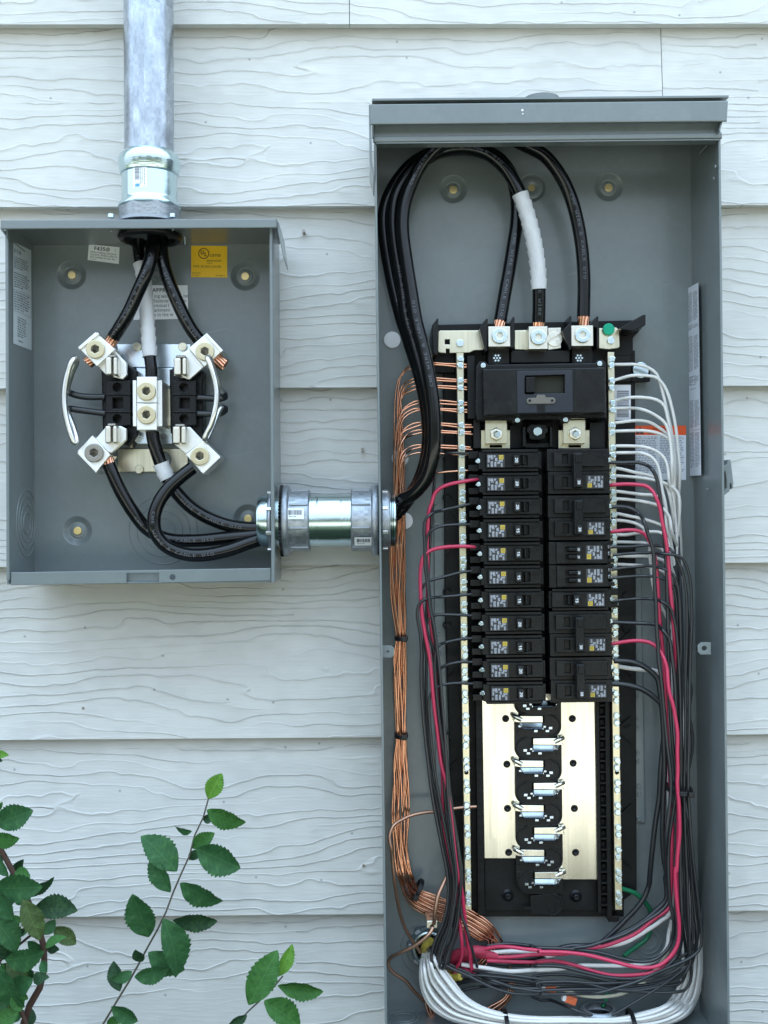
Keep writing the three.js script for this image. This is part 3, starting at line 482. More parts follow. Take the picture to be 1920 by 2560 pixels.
// ---------------------------------------------------------------- panel enclosure
const PZ = { zb: .026, zf: .13 };
function plateAt(pts, zr, zb, zf, holes = []) { const s = shapeOf(pts, zr); for (const h of holes) s.holes.push(h); return new THREE.ExtrudeGeometry(s, { depth: zf - zb, bevelEnabled: false, curveSegments: 20 }).translate(0, 0, zb); }
{
  const { zb, zf } = PZ, T = new Thing('panel_enclosure', 'tall open grey steel electrical panel enclosure with drip hood', 'panel enclosure', U(1390, 2634, zb));
  const bosses = [[1133, 473], [1329, 470], [1522, 468]];
  const holes = bosses.map(p => circlePath(p, 36, zb));
  const back = T.add('back_panel', plateAt(px(941, 262, 1800, 255, 1823, 2634, 970, 2640), zf, zb - .0016, zb, holes), M.paint);
  for (const p of bosses) { T.add('mounting_dimple', bossDimple(p, zb, .0052, 35, 15), M.paint, back); T.inst('screw', screwCross, M.brass, U(p[0], p[1], zb).setZ(zb - .0032), back, rr(0, 1)); }
  T.add('washer', turned([1329, 470], [[9, zb - .003], [9, zb + .001], [27, zb + .001], [27, zb - .002]], zb), M.paint, back);
  T.add('side_wall', plate(px(935, 262, 940, 262, 969, 2640, 964, 2640), zb - .0016, zf, .0006), M.paint);
  const rw = T.add('side_wall', plate(px(1795, 256, 1801, 256, 1826, 2640, 1820, 2640), zb - .0016, zf, .0006), M.paint);
  T.add('top_wall', plateAt(px(930, 258, 1812, 250, 1812, 255, 930, 263), zf, zb - .0016, .143), M.paint);
  T.add('bottom_wall', plateAt(px(968, 2637, 1824, 2632, 1824, 2637, 968, 2642), zf, zb - .0016, zf), M.paint);
  const hood = T.add('drip_hood', plate(px(925, 260, 1821, 251, 1818, 303, 926, 311), .142, .1455, .0012), M.paint);
  T.add('hood_side', plate(px(922, 262, 928, 262, 930, 400, 936, 440, 934, 442, 924, 402), .07, .143, .0006), M.paint, hood);
  T.add('hood_side', plate(px(1815, 256, 1820, 256, 1800, 330, 1797, 326), .07, .142, .0006), M.paint, hood);
  T.add('hub_cover', new THREE.CylinderGeometry(.019, .019, .006, 32).translate(U(1354, 250, .1).x, U(1354, 252, .1).y - .001, .1), M.paint, hood);
  T.add('front_flange', plate(px(934, 309, 1799, 301, 1801, 338, 934, 342), .1275, .1295), M.paint);
  const lip = T.add('front_lip', plate(px(933, 340, 1806, 330, 1806, 345, 933, 355), .129, .134, .0015), M.paint);
  T.add('lip_return', plateAt(px(940, 355, 1800, 346, 1800, 349, 940, 358), .134, .1185, .1325), M.paint, lip);
  { const p = [1141, 282], c = U(1306, 282, .1462); T.add('paint_chip', [new THREE.CircleGeometry(.0013, 7).translate(c.x, c.y + .0028, c.z), new THREE.CircleGeometry(.0008, 6).translate(c.x + .0004, c.y - .001, c.z)], M.white, hood); }
  for (const [x, y] of [[980, 850], [1000, 1146], [1011, 1302]]) T.add('hole_plug', turned([x, y], [[21, zb], [21, zb + .0012], [19, zb + .0022], [.01, zb + .0026]], zb), M.white, back);
  T.add('cover_tab', plate(px(954, 1614, 978, 1614, 985, 1620, 986, 1637, 978, 1645, 955, 1645), .112, .1145, .0006, [circlePath([970, 1629], 5, .1145)]), M.paint);
  T.add('cover_tab', plate(px(1778, 1606, 1753, 1606, 1744, 1614, 1745, 1630, 1752, 1637, 1778, 1637), .112, .1145, .0006, [circlePath([1761, 1621], 6, .1145)]), M.paint);
  const xw = U(1796, 900, zf).x;
  T.add('wiring_label', quad(UX(1724, 1190, xw - .002), UX(1753, 1188, xw - .002), UX(1746, 706, xw - .002), UX(1717, 722, xw - .002)), S.side, rw);
  for (const [x, y] of [[1788, 417], [1784, 447], [1768, 1224]]) { const p = UX(x, y, xw - .001); T.add('rivet', new THREE.SphereGeometry(.0022, 10, 8).scale(.5, 1, 1).translate(p.x, p.y, p.z), M.paint, rw); }
  T.add('knockout', [22, 34, 44].map(r => ringGroove([1620, 2350], r, zb)), M.paint, back);
  T.add('knockout', [52, 66].map(r => ringGroove([1068, 2372], r, zb)), M.paint, back);
  const fy = U(1000, 2634, zf).y + .003, kp = UY(1010, 2544, fy);
  T.add('knockout', [.011, .016].map(r => new THREE.TorusGeometry(r, .0006, 6, 40).rotateX(Math.PI / 2).translate(kp.x, fy, kp.z)), M.paint);
  T.add('hasp', [plate(b5(1105, 245, 1140, 222, 1152, 182, 1168, 178, 1182, 185, 1206, 395, 1203, 440, 1190, 450, 1180, 400, 1172, 405, 1172, 470, 1110, 520, 1110, 480, 1140, 440, 1140, 380, 1130, 300, 1105, 275).map(p => [p[0] + 7, p[1]]), .1, .122, .001)], M.paint);
  T.add('warning_label', qpx([1585, 1064], [1715, 1064], [1715, 1200], [1579, 1198], zb + .0007), S.warning, back, 'white warning label with orange header');
  T.add('barcode_label', qpx([1537, 962], [1577, 962], [1577, 1050], [1537, 1050], zb + .0135), S.barcode, back);
}
// ---------------------------------------------------------------- panel interior
TILT = .0035;
const termScrew = headGeo(.0033, .0040, 'combo'), capScrew = headGeo(.0085, .004, 'hex'), smallScrew = headGeo(.0042, .003, 'cross');
{
  const T = new Thing('panel_interior', 'black plastic bus carrier with tin-plated bus bars and two neutral bars', 'bus assembly', U(1345, 2290, .025));
  const rail = (pts, dots) => { const r = T.add('mounting_rail', plate(pts, .0262, .0292, .0008), M.paint); for (const p of dots) T.add('embossed_stud', turned(p, [[6.5, .0292], [6, .0301], [3.5, .0303], [3, .0297], [.01, .0297]], .0292, 16), M.paint, r); };
  rail(px(1084, 1180, 1112, 1180, 1118, 2010, 1090, 2010), [...z6(545, 62, 545, 245, 565, 1240, 570, 1410)]);
  rail(px(1573, 1230, 1600, 1230, 1613, 2057, 1585, 2057), [...a5(402, 165, 405, 440, 408, 530, 412, 805, 415, 895, 420, 1170, 423, 1260, 428, 1535), [1586, 1575], [1588, 1637], ...b5(320, 1742, 305, 1820)]);
  T.add('carrier', plate(px(1108, 880, 1588, 876, 1592, 2225, 1560, 2250, 1560, 2292, 1192, 2292, 1190, 2285, 1150, 2280, 1128, 2010, 1112, 1500),   .0294, .036, .001), M.trayBlack);
  for (const [y, d] of [[1262, 1], [1392, -1], [1612, 1], [1700, -1], [1835, 1], [1930, -1]]) { T.add('carrier_rib', plate(px(1116, y, 1120, y - 3, 1147, y + 30 * d, 1143, y + 33 * d), .036, .0395), M.trayBlack); }
  for (const [y, d] of [[1295, -1], [1575, -1], [1690, 1], [1790, -1], [1860, 1], [2010, -1], [2170, 1]]) T.add('carrier_rib', plate(px(1578, y, 1582, y + 3, 1552, y - 28 * d + 3, 1548, y - 28 * d), .036, .0395), M.trayBlack);
  for (const y of [1142, 1244, 1480, 1563]) T.add('carrier_hook', new THREE.TorusGeometry(.0042, .001, 6, 16, 4.4).translate(U(1118, y, .037).x, U(1118, y, .037).y, .037), M.trayBlack);
  for (const y of [1160, 1490, 1570, 1808]) T.add('carrier_hook', new THREE.TorusGeometry(.0042, .001, 6, 16, 4.4).rotateZ(Math.PI / 2).translate(U(1566, y, .037).x, U(1566, y, .037).y, .037), M.trayBlack);
  // head of the carrier: shelf, barriers, side arm
  T.add('carrier_head', [plate(b4(130, 88, 480, 80, 1560, 55, 1570, 100, 1500, 180, 1500, 280, 1490, 300, 1490, 420, 130, 420), .03, .042, .001), vb(b4, 655, 265, 1065, 352, .04, .066, .0015), vb(b4, 497, 245, 650, 365, .04, .062, .0015), vb(b4, 1075, 245, 1225, 365, .04, .062, .0015)], M.trayBlack);
  T.add('side_arm', plate(b4(1490, 355, 1590, 355, 1620, 390, 1620, 478, 1490, 485), .03, .04, .001), M.trayBlack);
  { const p = b4(1550, 405)[0]; T.inst('mounting_screw', headGeo(.0092, .004), M.screwBright, U(p[0], p[1], .04).setZ(.04)); }
  for (const f of [[110, 150, 112, 90, 148, 42, 155, 45, 150, 290, 120, 290], [478, 270, 440, 110, 465, 70, 490, 42, 497, 48, 492, 270], [650, 250, 655, 70, 672, 32, 682, 36, 680, 250], [1010, 130, 1060, 80, 1062, 28, 1075, 28, 1075, 255, 1062, 262], [1195, 90, 1252, 28, 1262, 30, 1262, 250, 1250, 250, 1250, 110], [1410, 110, 1470, 75, 1570, 18, 1588, 18, 1588, 90, 1500, 130, 1420, 120]]) T.add('barrier', plate(b4(...f), .035, .078, .0008), M.black);
  T.add('left_shelf', vb(b4, 125, 300, 270, 420, .036, .044, .001), M.trayBlack); T.add('right_shelf', vb(b4, 1370, 300, 1490, 480, .036, .044, .001), M.trayBlack);
  for (const x of [560, 1128]) { const h = T.add('dark_port_block', vb(b4, x - 35, 280, x + 38, 360, .058, .0632), M.black); for (let i = 0; i < 7; i++) { const a = i * 1.047, q = i < 6 ? 20 : 0, p = b4(x + Math.cos(a) * q, 318 + Math.sin(a) * q)[0]; T.add('pin', disc(p, 2.6, .063, .0645, 8), M.screwBright, h); } }  // raised black block stands in for a dark recess
  const hole = (v, x, y, s, z) => new THREE.Path(v(x - s, y - s, x - s, y + s, x + s, y + s, x + s, y - s).map(p => { const u = U(p[0], p[1], z); return new THREE.Vector2(u.x, u.y); }));
  const br = T.add('neutral_bracket', plate(b4(155, 135, 165, 128, 470, 126, 472, 262, 400, 265, 370, 280, 232, 284, 232, 255, 206, 255, 206, 284, 160, 280, 152, 270), .058, .0605, .0005, [hole(b4, 216, 207, 17, .0605)]), M.zincYellow);
  const sc = (v, x, y, z, g, m, par, rz) => { const p = v(x, y)[0]; return T.inst('screw', g, m, U(p[0], p[1], z).setZ(z), par, rz || 0); };
  sc(b4, 304, 217, .0605, smallScrew, M.screwBright, br, .4);
  const lug = (x0, y0, x1, y1, cx, cy) => { const l = T.add('lug', vb(b4, x0, y0, x1, y1, .045, .082, .0007), M.tin); const p = b4(cx, cy)[0]; T.add('lug_ring', turned(p, [[20, .082], [20, .0836], [18.5, .084], [17, .0836], [16, .082]], .082, 32), M.tin, l); T.inst('set_screw', capScrew, M.screwBright, U(p[0], p[1], .082).setZ(.0816), l, rr(0, 1)); T.add('socket_floor', disc(p, 15, .0815, .0822, 16), M.tin, l); return l; };
  lug(500, 98, 652, 240, 577, 167); lug(1074, 92, 1226, 236, 1150, 161);
  lug(779, 98, 911, 258, 845, 176);
  T.add('neutral_bracket', plate(b4(682, 127, 775, 124, 775, 262, 682, 258), .058, .0605, .0005, [hole(b4, 702, 217, 17, .0605)]), M.zincYellow);
  const np = T.add('neutral_pad', plate(b4(914, 110, 1003, 108, 1003, 250, 914, 262), .058, .066, .0005), M.tin); sc(b4, 958, 187, .066, headGeo(.0085, .0016, 'slot'), M.tin, np, .5);
  const rb = T.add('neutral_bracket', plate(b4(1264, 112, 1385, 107, 1405, 125, 1408, 240, 1392, 250, 1330, 258, 1264, 250), .058, .0605, .0005), M.zincYellow);
  sc(b4, 1328, 123, .0605, headGeo(.0066, .004, 'cross'), M.greenScrew, rb, .7); sc(b4, 1346, 198, .0605, smallScrew, M.screwBright, rb, .2);
  // neutral bars with their rows of screws
  const rowsL = [898, 914]; for (let k = 0; k < 24; k++) rowsL.push(952 + 55.8 * k, 970 + 55.8 * k);
  for (const [t0, t1, b0, b1x, side] of [[1141, 1159, 1163, 1179, 0], [1519, 1536, 1538, 1556, 1]]) {
    const barX = y => (t0 + t1) / 2 + ((b0 + b1x) / 2 - (t0 + t1) / 2) * (y - 880) / 1395, bh = [side ? 1294 : 1266, side ? 1608 : 1597, 1931];
    const bar = T.add('neutral_bar', plate(px(t0, 880, t1, 880, b1x, 2275, b0, 2275), .046, .0595, .0006, bh.map(y => circlePath([barX(y), y], 7, .0595))), M.zincYellow);
    for (const y of rowsL) {
      if (side && y > 1150 && y < 1750) { }
      const x = (t0 + t1) / 2 + ((b0 + b1x) / 2 - (t0 + t1) / 2) * (y - 880) / 1395;
      T.inst('terminal_screw', termScrew, M.screwBright, U(x + rr(-1, 1.5), y, .0595).setZ(.0590 + rr(0, .0012)), bar, rr(0, 3.1));
    }
  }
  // bus bars
  const ls = (y, x) => x + (y - 1000) * .0115;              // everything leans slightly
  const bx = (x0, y0, x1, y1, zb, zf, b = 0) => plate(a1(ls(y0, x0), y0, ls(y0, x1), y0, ls(y1, x1), y1, ls(y1, x0), y1), zb, zf, b);
  const holesL = [[445, 320], [455, 698], [460, 1065], [470, 1430]].map(p => a1(...p)[0]), holesR = [[998, 320], [1005, 690], [1015, 1065], [1025, 1430]].map(p => a1(...p)[0]);
  const bl = T.add('bus_bar', plate(a1(ls(150, 258), 150, ls(150, 560), 150, ls(1480, 560), 1480, ls(1480, 264), 1480), .042, .046, .0004, holesL.map(p => circlePath(p, 10, .046))), M.busTin);
  const brr = T.add('bus_bar', plate(a1(ls(150, 880), 150, ls(150, 1192), 150, ls(1655, 1200), 1655, ls(1655, 880), 1655), .042, .046, .0004, holesR.map(p => circlePath(p, 10, .046))), M.busTin);
  for (const p of [...holesL, ...holesR]) T.add('post', turned(p, [[10.2, .0365], [10.2, .0445], [7, .0462], [4, .0462], [3.5, .045], [.01, .045]], .046, 18), M.black);
  T.add('bus_floor', bx(262, 1200, 1205, 1912, .036, .0415, .0006), M.trayBlack);
  for (const p of [[465, 1795], [1030, 1800]]) T.add('post', turned(a1(...p)[0], [[16, .0415], [13, .043], [9, .0435], [8, .047], [5, .048], [.01, .047]], .045, 18), M.black);
  for (let k = -1; k < 9; k++) {
    const y0 = 285 + 185 * k, e = ((k % 2) + 2) % 2, fl = v => e ? 1440 - v : v, q = [];
    const put = (x, y) => q.push(ls(y0 + y, fl(x)), y0 + y);
    put(525, 70); put(772, 70); put(772, 6); put(915, 6); put(915, 100);
    for (let i = 1; i <= 8; i++) { const a = i / 8 * Math.PI / 2; put(815 + 100 * Math.cos(a), 100 + 97 * Math.sin(a)); }
    put(525, 197);
    if (k >= -1) {
      const pad = T.add('insulator_pad', plate(k === 8 ? a1(650, 1790, 850, 1770, 905, 1800, 930, 1850, 905, 1920, 850, 1945, 655, 1945) : a1(...q), .0462, .0492 + e * .0003 + (k === 8 ? .0002 : 0), .0005), M.black);
      const rim = []; for (let i = 0; i <= 16; i++) { const a = -Math.PI / 2 + i / 16 * Math.PI; const P = a1(ls(y0 + 95, fl(812 + 92 * Math.cos(a))), y0 + 95 + 86 * Math.sin(a))[0]; rim.push(U(P[0], P[1], .0497)); }
      T.add('rim', tube(new THREE.CatmullRomCurve3(rim), .0011, 24, 6), M.breaker, pad);
      T.add('slot', plate(a1(ls(y0, fl(585)), y0 + 118, ls(y0, fl(840)), y0 + 118, ls(y0, fl(840)), y0 + 140, ls(y0, fl(585)), y0 + 140), .0491, .0498), M.black, pad);  // raised black bar stands in for the dark of a sunken gap
      for (const [x, y] of [[820, 12], [825, 186], [560, 145]]) T.add('stud', disc(a1(ls(y0, fl(x)), y0 + y)[0], 2.6, .049, .0512, 10), M.breaker, pad);
      if (k < 8) {
        const tab = T.add('bus_tab', plate(a1(...[[e ? 515 : 535, 12], [760, 16], [760, 68], [e ? 505 : 560, 68], [520, 60]].flatMap(([x, y]) => [ls(y0 + y, fl(x)), y0 + y])), .0466, .0535, .0004), M.busTin, e ? brr : bl);
        T.add('tab_rib', tube(curveOf(a1(ls(y0, fl(512)), y0 + 8, ls(y0, fl(548)), y0 + 26, ls(y0, fl(585)), y0 + 46), [.0505, .0542, .0542]), .0026, 12, 8), M.busTin, tab);
        const A = (x, y, z) => { const P = a1(ls(y0 + y, fl(x)), y0 + y)[0]; return U(P[0], P[1], z); }, xl = e ? 762 : 562, xr = e ? 555 : 760;
        const st = quad(A(e ? 760 : 600, 118, .0665), A(e ? 590 : 760, 118, .0665), A(e ? 545 : 760, 72, .0545), A(e ? 760 : 562, 72, .0545)), st2 = st.clone().translate(0, -.0012, -.0006);
        T.add('stab', [st, st2, quad(A(e ? 760 : 600, 121, .066), A(e ? 590 : 760, 121, .066), A(e ? 590 : 760, 117, .0668), A(e ? 760 : 600, 117, .0668))], M.stab, tab);
        T.add('clip', [[560, 92, 584, 106], [590, 100, 614, 114], [636, 110, 668, 124], [690, 130, 718, 147], [726, 112, 766, 126], [786, 130, 814, 147], [768, 96, 786, 110], [812, 104, 840, 124]].map(([a, b, c, d]) => { const s0 = e ? 1440 - c - 0 : a, s1 = e ? 1440 - a : c, pp = a1(ls(y0, s0), y0 + b, ls(y0, s1), y0 + d); return box(pp[0][0], pp[0][1], pp[1][0], pp[1][1], .0495, .0535); }), M.stab, tab);
      }
    }
  }
  // toothed rails beside the bus
  for (const [x0, x1, y1, zf] of [[205, 262, 1950, .05], [1200, 1232, 1940, .05], [1278, 1318, 1975, .052]]) T.add('rail', bx(x0, 100, x1, y1, .0405, zf, .0008), M.trayBlack);
  for (const [xa, xb] of [[215, 248], [1232, 1278]]) for (let y = 205; y < 1900; y += 92) T.add('rail_tooth', [bx(xa, y, xb, y + 14, .042, .0515), bx(xa + 4, y + 32, xb - 4, y + 76, .042, xa > 1000 ? .044 : .0503)], M.trayBlack);
  T.add('rail_end', plate(a1(1290, 1960, 1385, 1955, 1385, 2000, 1365, 2010, 1300, 2008), .03, .05, .001), M.trayBlack);
  // feed bus under the main breaker
  for (const [x0, x1, cx, cy, bx0, bx1] of [[447, 650, 555, 845, 478, 630], [985, 1200, 1100, 842, 1018, 1172]]) {
    const f = T.add('feed_bus', [plate(b4(x0, 815, x1, 815, x1, 945, x0, 945), .045, .05, .0006, [new THREE.Path(b4(cx - 45, 921, cx - 45, 935, cx + 40, 935, cx + 40, 921).map(p => { const u = U(p[0], p[1], .05); return new THREE.Vector2(u.x, u.y); }))]), vb(b4, bx0, 745, bx1, 910, .05, .062, .0006)], M.zincYellow); const p = b4(cx, cy)[0];
    T.add('nut', turned(p, [[17, .062], [17, .0655], [15, .067], [9, .067], [8, .066]], .065, 6), M.tin, f); T.add('bolt', disc(b4(cx + 12, cy + 2)[0], 7, .062, .076, 14), M.screwBright, f);
  }
  T.add('center_block', [plate(b4(785, 772, 895, 772, 912, 800, 912, 830, 895, 845, 895, 870, 870, 884, 800, 884, 785, 870, 785, 845, 768, 830, 768, 800), .04, .062, .0015), vb(b4, 738, 790, 762, 935, .04, .058, .001), vb(b4, 925, 790, 945, 935, .04, .058, .001), vb(b4, 738, 905, 945, 940, .04, .05, .001)], M.black);
  sc(b4, 839, 826, .062, headGeo(.0048, .0035, 'slot'), M.screwBright, null, 1.2);
  T.add('side_frame', [vb(b4, 395, 740, 445, 945, .036, .056, .001), vb(b4, 650, 760, 740, 940, .036, .041), vb(b4, 945, 760, 985, 940, .036, .041), vb(b4, 1200, 760, 1310, 945, .036, .05, .001), vb(b4, 355, 300, 410, 740, .036, .06, .001)], M.trayBlack);
}
// ---------------------------------------------------------------- main breaker
{
  const T = new Thing('main_breaker', 'wide black main breaker with recessed switch window below the three lugs', 'breaker', U(1352, 1052, .05));
  T.add('body', [plate(b4(440, 340, 480, 340, 500, 362, 1235, 350, 1255, 330, 1290, 328, 1312, 350, 1318, 735, 1075, 735, 1050, 768, 1010, 768, 985, 745, 745, 745, 720, 768, 680, 768, 655, 750, 425, 750, 412, 700, 415, 380), .042, .074, .0015)], M.black);
  const face = T.add('face', plate(b4(462, 392, 1306, 382, 1312, 700, 468, 718), .074, .0865, .0016, [new THREE.Path(b4(758, 445, 758, 562, 1025, 558, 1025, 437).map(p => { const u = U(p[0], p[1], .0865); return new THREE.Vector2(u.x, u.y); }))]), M.breaker);
  T.add('center_field', plate(b4(698, 408, 1082, 402, 1084, 692, 702, 700), .0865, .0875, .0004, [new THREE.Path(b4(752, 440, 752, 568, 1030, 562, 1030, 432).map(p => { const u = U(p[0], p[1], .0875); return new THREE.Vector2(u.x, u.y); }))]), std(col(.018, .021, .03), .25), face);
  T.add('window_floor', vb(b4, 750, 435, 1030, 565, .076, .08), std(col(.028, .029, .022), .6, 0, { specularIntensity: .3 }), face);
  T.add('switch_handle', vb(b4, 760, 448, 824, 556, .08, .0905, .001), M.black, face);
  const lk = T.add('lock_plate', plate(b4(775, 595, 830, 592, 838, 572, 890, 572, 898, 590, 950, 590, 964, 602, 964, 622, 950, 634, 780, 636, 765, 625, 765, 605), .0877, .0892, .0004), std(col(.16, .15, .13), .45, .7), face);
  for (const x of [787, 942]) T.add('rivet', disc(b4(x, 612)[0], 3.4, .0892, .0899, 10), M.black, lk);
  T.add('slot', vb(b4, 838, 640, 892, 688, .0875, .0881), M.black, face);  // thin black plate laid on the face, nothing cut
  for (const [x, y] of [[464, 371], [1268, 359], [700, 748], [1032, 745]]) { const p = b4(x, y)[0]; T.inst('screw', headGeo(.0028, .0022), M.screwBright, U(p[0], p[1], .074).setZ(.074)); }
}
// ---------------------------------------------------------------- branch breakers
const labelPrint = canvasTex(256, 192, (c, w, h) => {
  c.fillStyle = '#2b2b2c'; c.fillRect(0, 0, w, h); const y = '#d9b93c';
  c.fillStyle = '#e8eaf4'; for (const [a, b, cw, ch] of [[14, 14, 70, 32], [14, 50, 26, 66], [56, 46, 34, 30], [120, 54, 32, 46], [96, 16, 30, 30], [170, 84, 60, 26], [150, 112, 40, 26], [14, 150, 12, 30], [56, 104, 32, 78], [108, 112, 28, 70], [200, 130, 26, 52]]) { for (let q = 0; q < ch; q += 5) { let x = a; while (x < a + cw) { const l = rr(3, 9); c.globalAlpha = rr(.55, 1); c.fillRect(x, b + q, Math.min(l, a + cw - x), 3.6); x += l + 1.5; } } }
  c.globalAlpha = 1; c.fillStyle = y; c.fillRect(176, 14, 62, 62); c.fillStyle = '#2b2b2c'; c.fillRect(186, 24, 42, 42); c.fillStyle = y; c.fillRect(192, 30, 30, 30); c.fillStyle = '#2b2b2c'; c.fillRect(202, 38, 12, 14);
});
const labelMat = std(col(1, 1, 1), .5, 0, { map: labelPrint });
const num = s => std(col(1, 1, 1), .4, 0, { map: canvasTex(64, 96, (c, w, h) => { c.fillStyle = '#141415'; c.fillRect(0, 0, w, h); c.translate(w / 2, h / 2); c.rotate(Math.PI / 2); c.fillStyle = '#dfe2e6'; c.font = 'bold 54px sans-serif'; c.textAlign = 'center'; c.fillText(s, 0, 19); }) });
const N = { 15: num('15'), 20: num('20'), 30: num('30'), 50: num('50') };
const KB = mpp(.092), bz = .05;                              // breaker-local pixel size
const bbox = (x0, y0, x1, y1, z0, z1, r = .0005) => { const w = (x1 - x0) * KB, h = (y1 - y0) * KB, d = z1 - z0; return new RoundedBoxGeometry(w, h, d, 1, Math.min(r, w / 2.2, h / 2.2, d / 2.2)).translate((x0 + x1) / 2 * KB, -(y0 + y1) / 2 * KB, (z0 + z1) / 2 - bz); };
const bface = (x0, y0, x1, y1, z0, z1, holes) => { const s = new THREE.Shape([[x0, y0], [x1, y0], [x1, y1], [x0, y1]].map(p => new THREE.Vector2(p[0] * KB, -p[1] * KB))); for (const [a, b, c, d] of holes) s.holes.push(new THREE.Path([[a, b], [a, d], [c, d], [c, b]].map(p => new THREE.Vector2(p[0] * KB, -p[1] * KB)))); return new THREE.ExtrudeGeometry(s, { depth: z1 - z0 - .001, bevelThickness: .0005, bevelSize: .0005, bevelOffset: -.0005, bevelSegments: 1 }).translate(0, 0, z0 - bz + .0005); };
const bprint = (x0, y0, x1, y1, z, flip) => { const g = new THREE.PlaneGeometry((x1 - x0) * KB, (y1 - y0) * KB); if (flip) g.rotateZ(Math.PI); return g.translate((x0 + x1) / 2 * KB, -(y0 + y1) / 2 * KB, z - bz); };
const part = (parent, name, geo, mat) => { const m = shade(new THREE.Mesh(Array.isArray(geo) ? merge(geo) : geo, mat)); m.name = name; parent.add(m); return m; };
const terminal = headGeo(.0027, .003, 'slot');
function singlePole(rating, right) {                          // 155 x 55 pixels, terminal at the far side of the handle
  const g = new THREE.Group(), f = right ? (a, b) => [160 - b, 160 - a] : (a, b) => [a, b], B = (x0, y0, x1, y1, z0, z1, r) => { const [a, b] = f(x0, x1); return bbox(a, y0, b, y1, z0, z1, r); };
  part(g, 'body', [B(8, 0, 150, 6.5, .05, .082), B(8, 48, 150, 55, .05, .082), B(0, 6, 158, 48.5, .05, .080)], M.breaker);
  const [h0, h1] = f(99, 122), [s0, s1] = f(17, 152), face = part(g, 'face', bface(s0, 9, s1, 46, .080, .0855, [[h0, 16, h1, 40]]), M.breaker);
  part(face, 'handle_well', B(98, 15, 123, 41, .0795, .0805, .0001), M.breaker);
  const [e0, e1] = f(84, 100), hd = part(g, 'handle', [B(84, 15, 100, 41, .0848, .0925, .001), B(108, 17, 113, 39, .080, .0895, .0008)], M.black);
  part(hd, 'rating', bprint(e0 + 2, 18, e1 - 2, 38, .0928), N[rating]);
  const [l0, l1] = f(19, 64); part(g, 'label', bprint(l0, 12, l1, 45, .0858, right), labelMat);
  part(g, 'terminal_housing', [B(-24, 2, 2, 20, .05, .068), B(-24, 36, 2, 52, .05, .066)], M.breaker);
  const ts = part(g, 'terminal_screw', terminal, M.screwBright); ts.position.set(f(1, 1)[0] * KB, -28 * KB, .0775 - bz); ts.rotation.y = right ? .5 : -.5;
  return g;
}
function twoPole(rating) {
  const g = new THREE.Group();
  part(g, 'body', [bbox(0, 0, 156, 55.5, .05, .0815), bbox(2, 57, 158, 113, .05, .0815), bbox(6, 54, 150, 59, .05, .079)], M.breaker);
  for (const y of [0, 57.5]) { const f = part(g, 'face', bface(15, y + 8, 144, y + 45, .0815, .0865, [[37, y + 14, 51, y + 38]]), M.breaker); part(f, 'handle_well', bbox(36, y + 13, 52, y + 39, .081, .082, .0001), M.breaker); }
  const h = part(g, 'handle_tie', bbox(60, 12, 82, 100, .085, .0985, .0015), M.black);
  part(h, 'handle_button', bbox(65, 15, 80, 36, .098, .1, .0006), M.black);
  const b = part(h, 'handle_button', bbox(65, 75, 80, 97, .098, .1, .0006), M.black); part(h, 'rating', bprint(67, 77, 78, 94, .1003), N[rating]);
  part(g, 'label', bprint(97, 68, 140, 100, .0868, true), labelMat);
  part(g, 'terminal_housing', [bbox(154, 8, 164, 44, .05, .07), bbox(154, 66, 164, 102, .05, .07)], M.breaker);
  for (const y of [28, 86]) { const ts = part(g, 'terminal_screw', terminal, M.screwBright); ts.position.set(159 * KB, -y * KB, .07 - bz); }
  return g;
}
function tandem() {
  const g = new THREE.Group();
  part(g, 'body', [bbox(0, 0, 150, 56, .05, .083)], M.breaker);
  const f = part(g, 'face', bface(18, 1.5, 148, 54.5, .083, .0855, [[41, 13, 71, 24], [41, 32, 71, 43]]), M.breaker);
  part(f, 'handle_well', [bbox(40, 12, 72, 25, .0825, .0835, .0001), bbox(40, 31, 72, 44, .0825, .0835, .0001)], M.breaker);
  for (const y of [14, 33]) { const h = part(g, 'handle', bbox(46, y, 68, y + 9, .083, .0925, .001), M.black); part(h, 'rating', bprint(70, y - 1, 79, y + 11, .0858), N[20]); }
  part(g, 'label', bprint(92, 9, 135, 46, .0858, true), labelMat);
  for (const y of [10, 28]) { const ts = part(g, 'terminal_screw', terminal, M.screwBright); ts.position.set(154 * KB, -(y + 3) * KB, .072 - bz); ts.rotation.y = .6; }
  part(g, 'terminal_housing', [bbox(149, -2, 166, 7, .05, .078), bbox(149, 44, 168, 54, .05, .078), bbox(149, 17, 160, 24, .05, .075)], M.breaker);
  return g;
}
const word = { 15: 'fifteen', 20: 'twenty' };
const ord = ['first', 'second', 'third', 'fourth', 'fifth', 'sixth', 'seventh', 'eighth', 'ninth', 'tenth', 'eleventh'];
const put = (g, name, x, y, label, group) => { g.name = numbered(name); g.position.copy(U(x, y, .0865)).setZ(bz); g.rotation.z = TILT; g.userData = { label, category: 'breaker', group }; scene.add(g); };
const proto = { 15: singlePole(15), 20: singlePole(20) };
[20, 20, 20, 15, 15, 15, 15, 20, 15, 20, 20].forEach((r, k) => put(proto[r].clone(), 'branch_breaker', 1198 + k * 1.15, 1124 + 58.35 * k, `single-pole breaker marked ${r}, ${ord[k]} below the main breaker beside the copper bundle`, 'single-pole breakers beside the copper bundle'));
put(twoPole(30), 'double_breaker', 1369, 1122.5, 'black double-pole breaker with tie handle, first below the main breaker', 'double-pole breakers');
put(twoPole(30), 'double_breaker', 1371, 1239, 'black double-pole breaker with tie handle, directly above the two tandem breakers', 'double-pole breakers');
put(tandem(), 'tandem_breaker', 1373, 1355.5, 'black tandem breaker with two small toggles, under a double-pole breaker', 'tandem breakers');
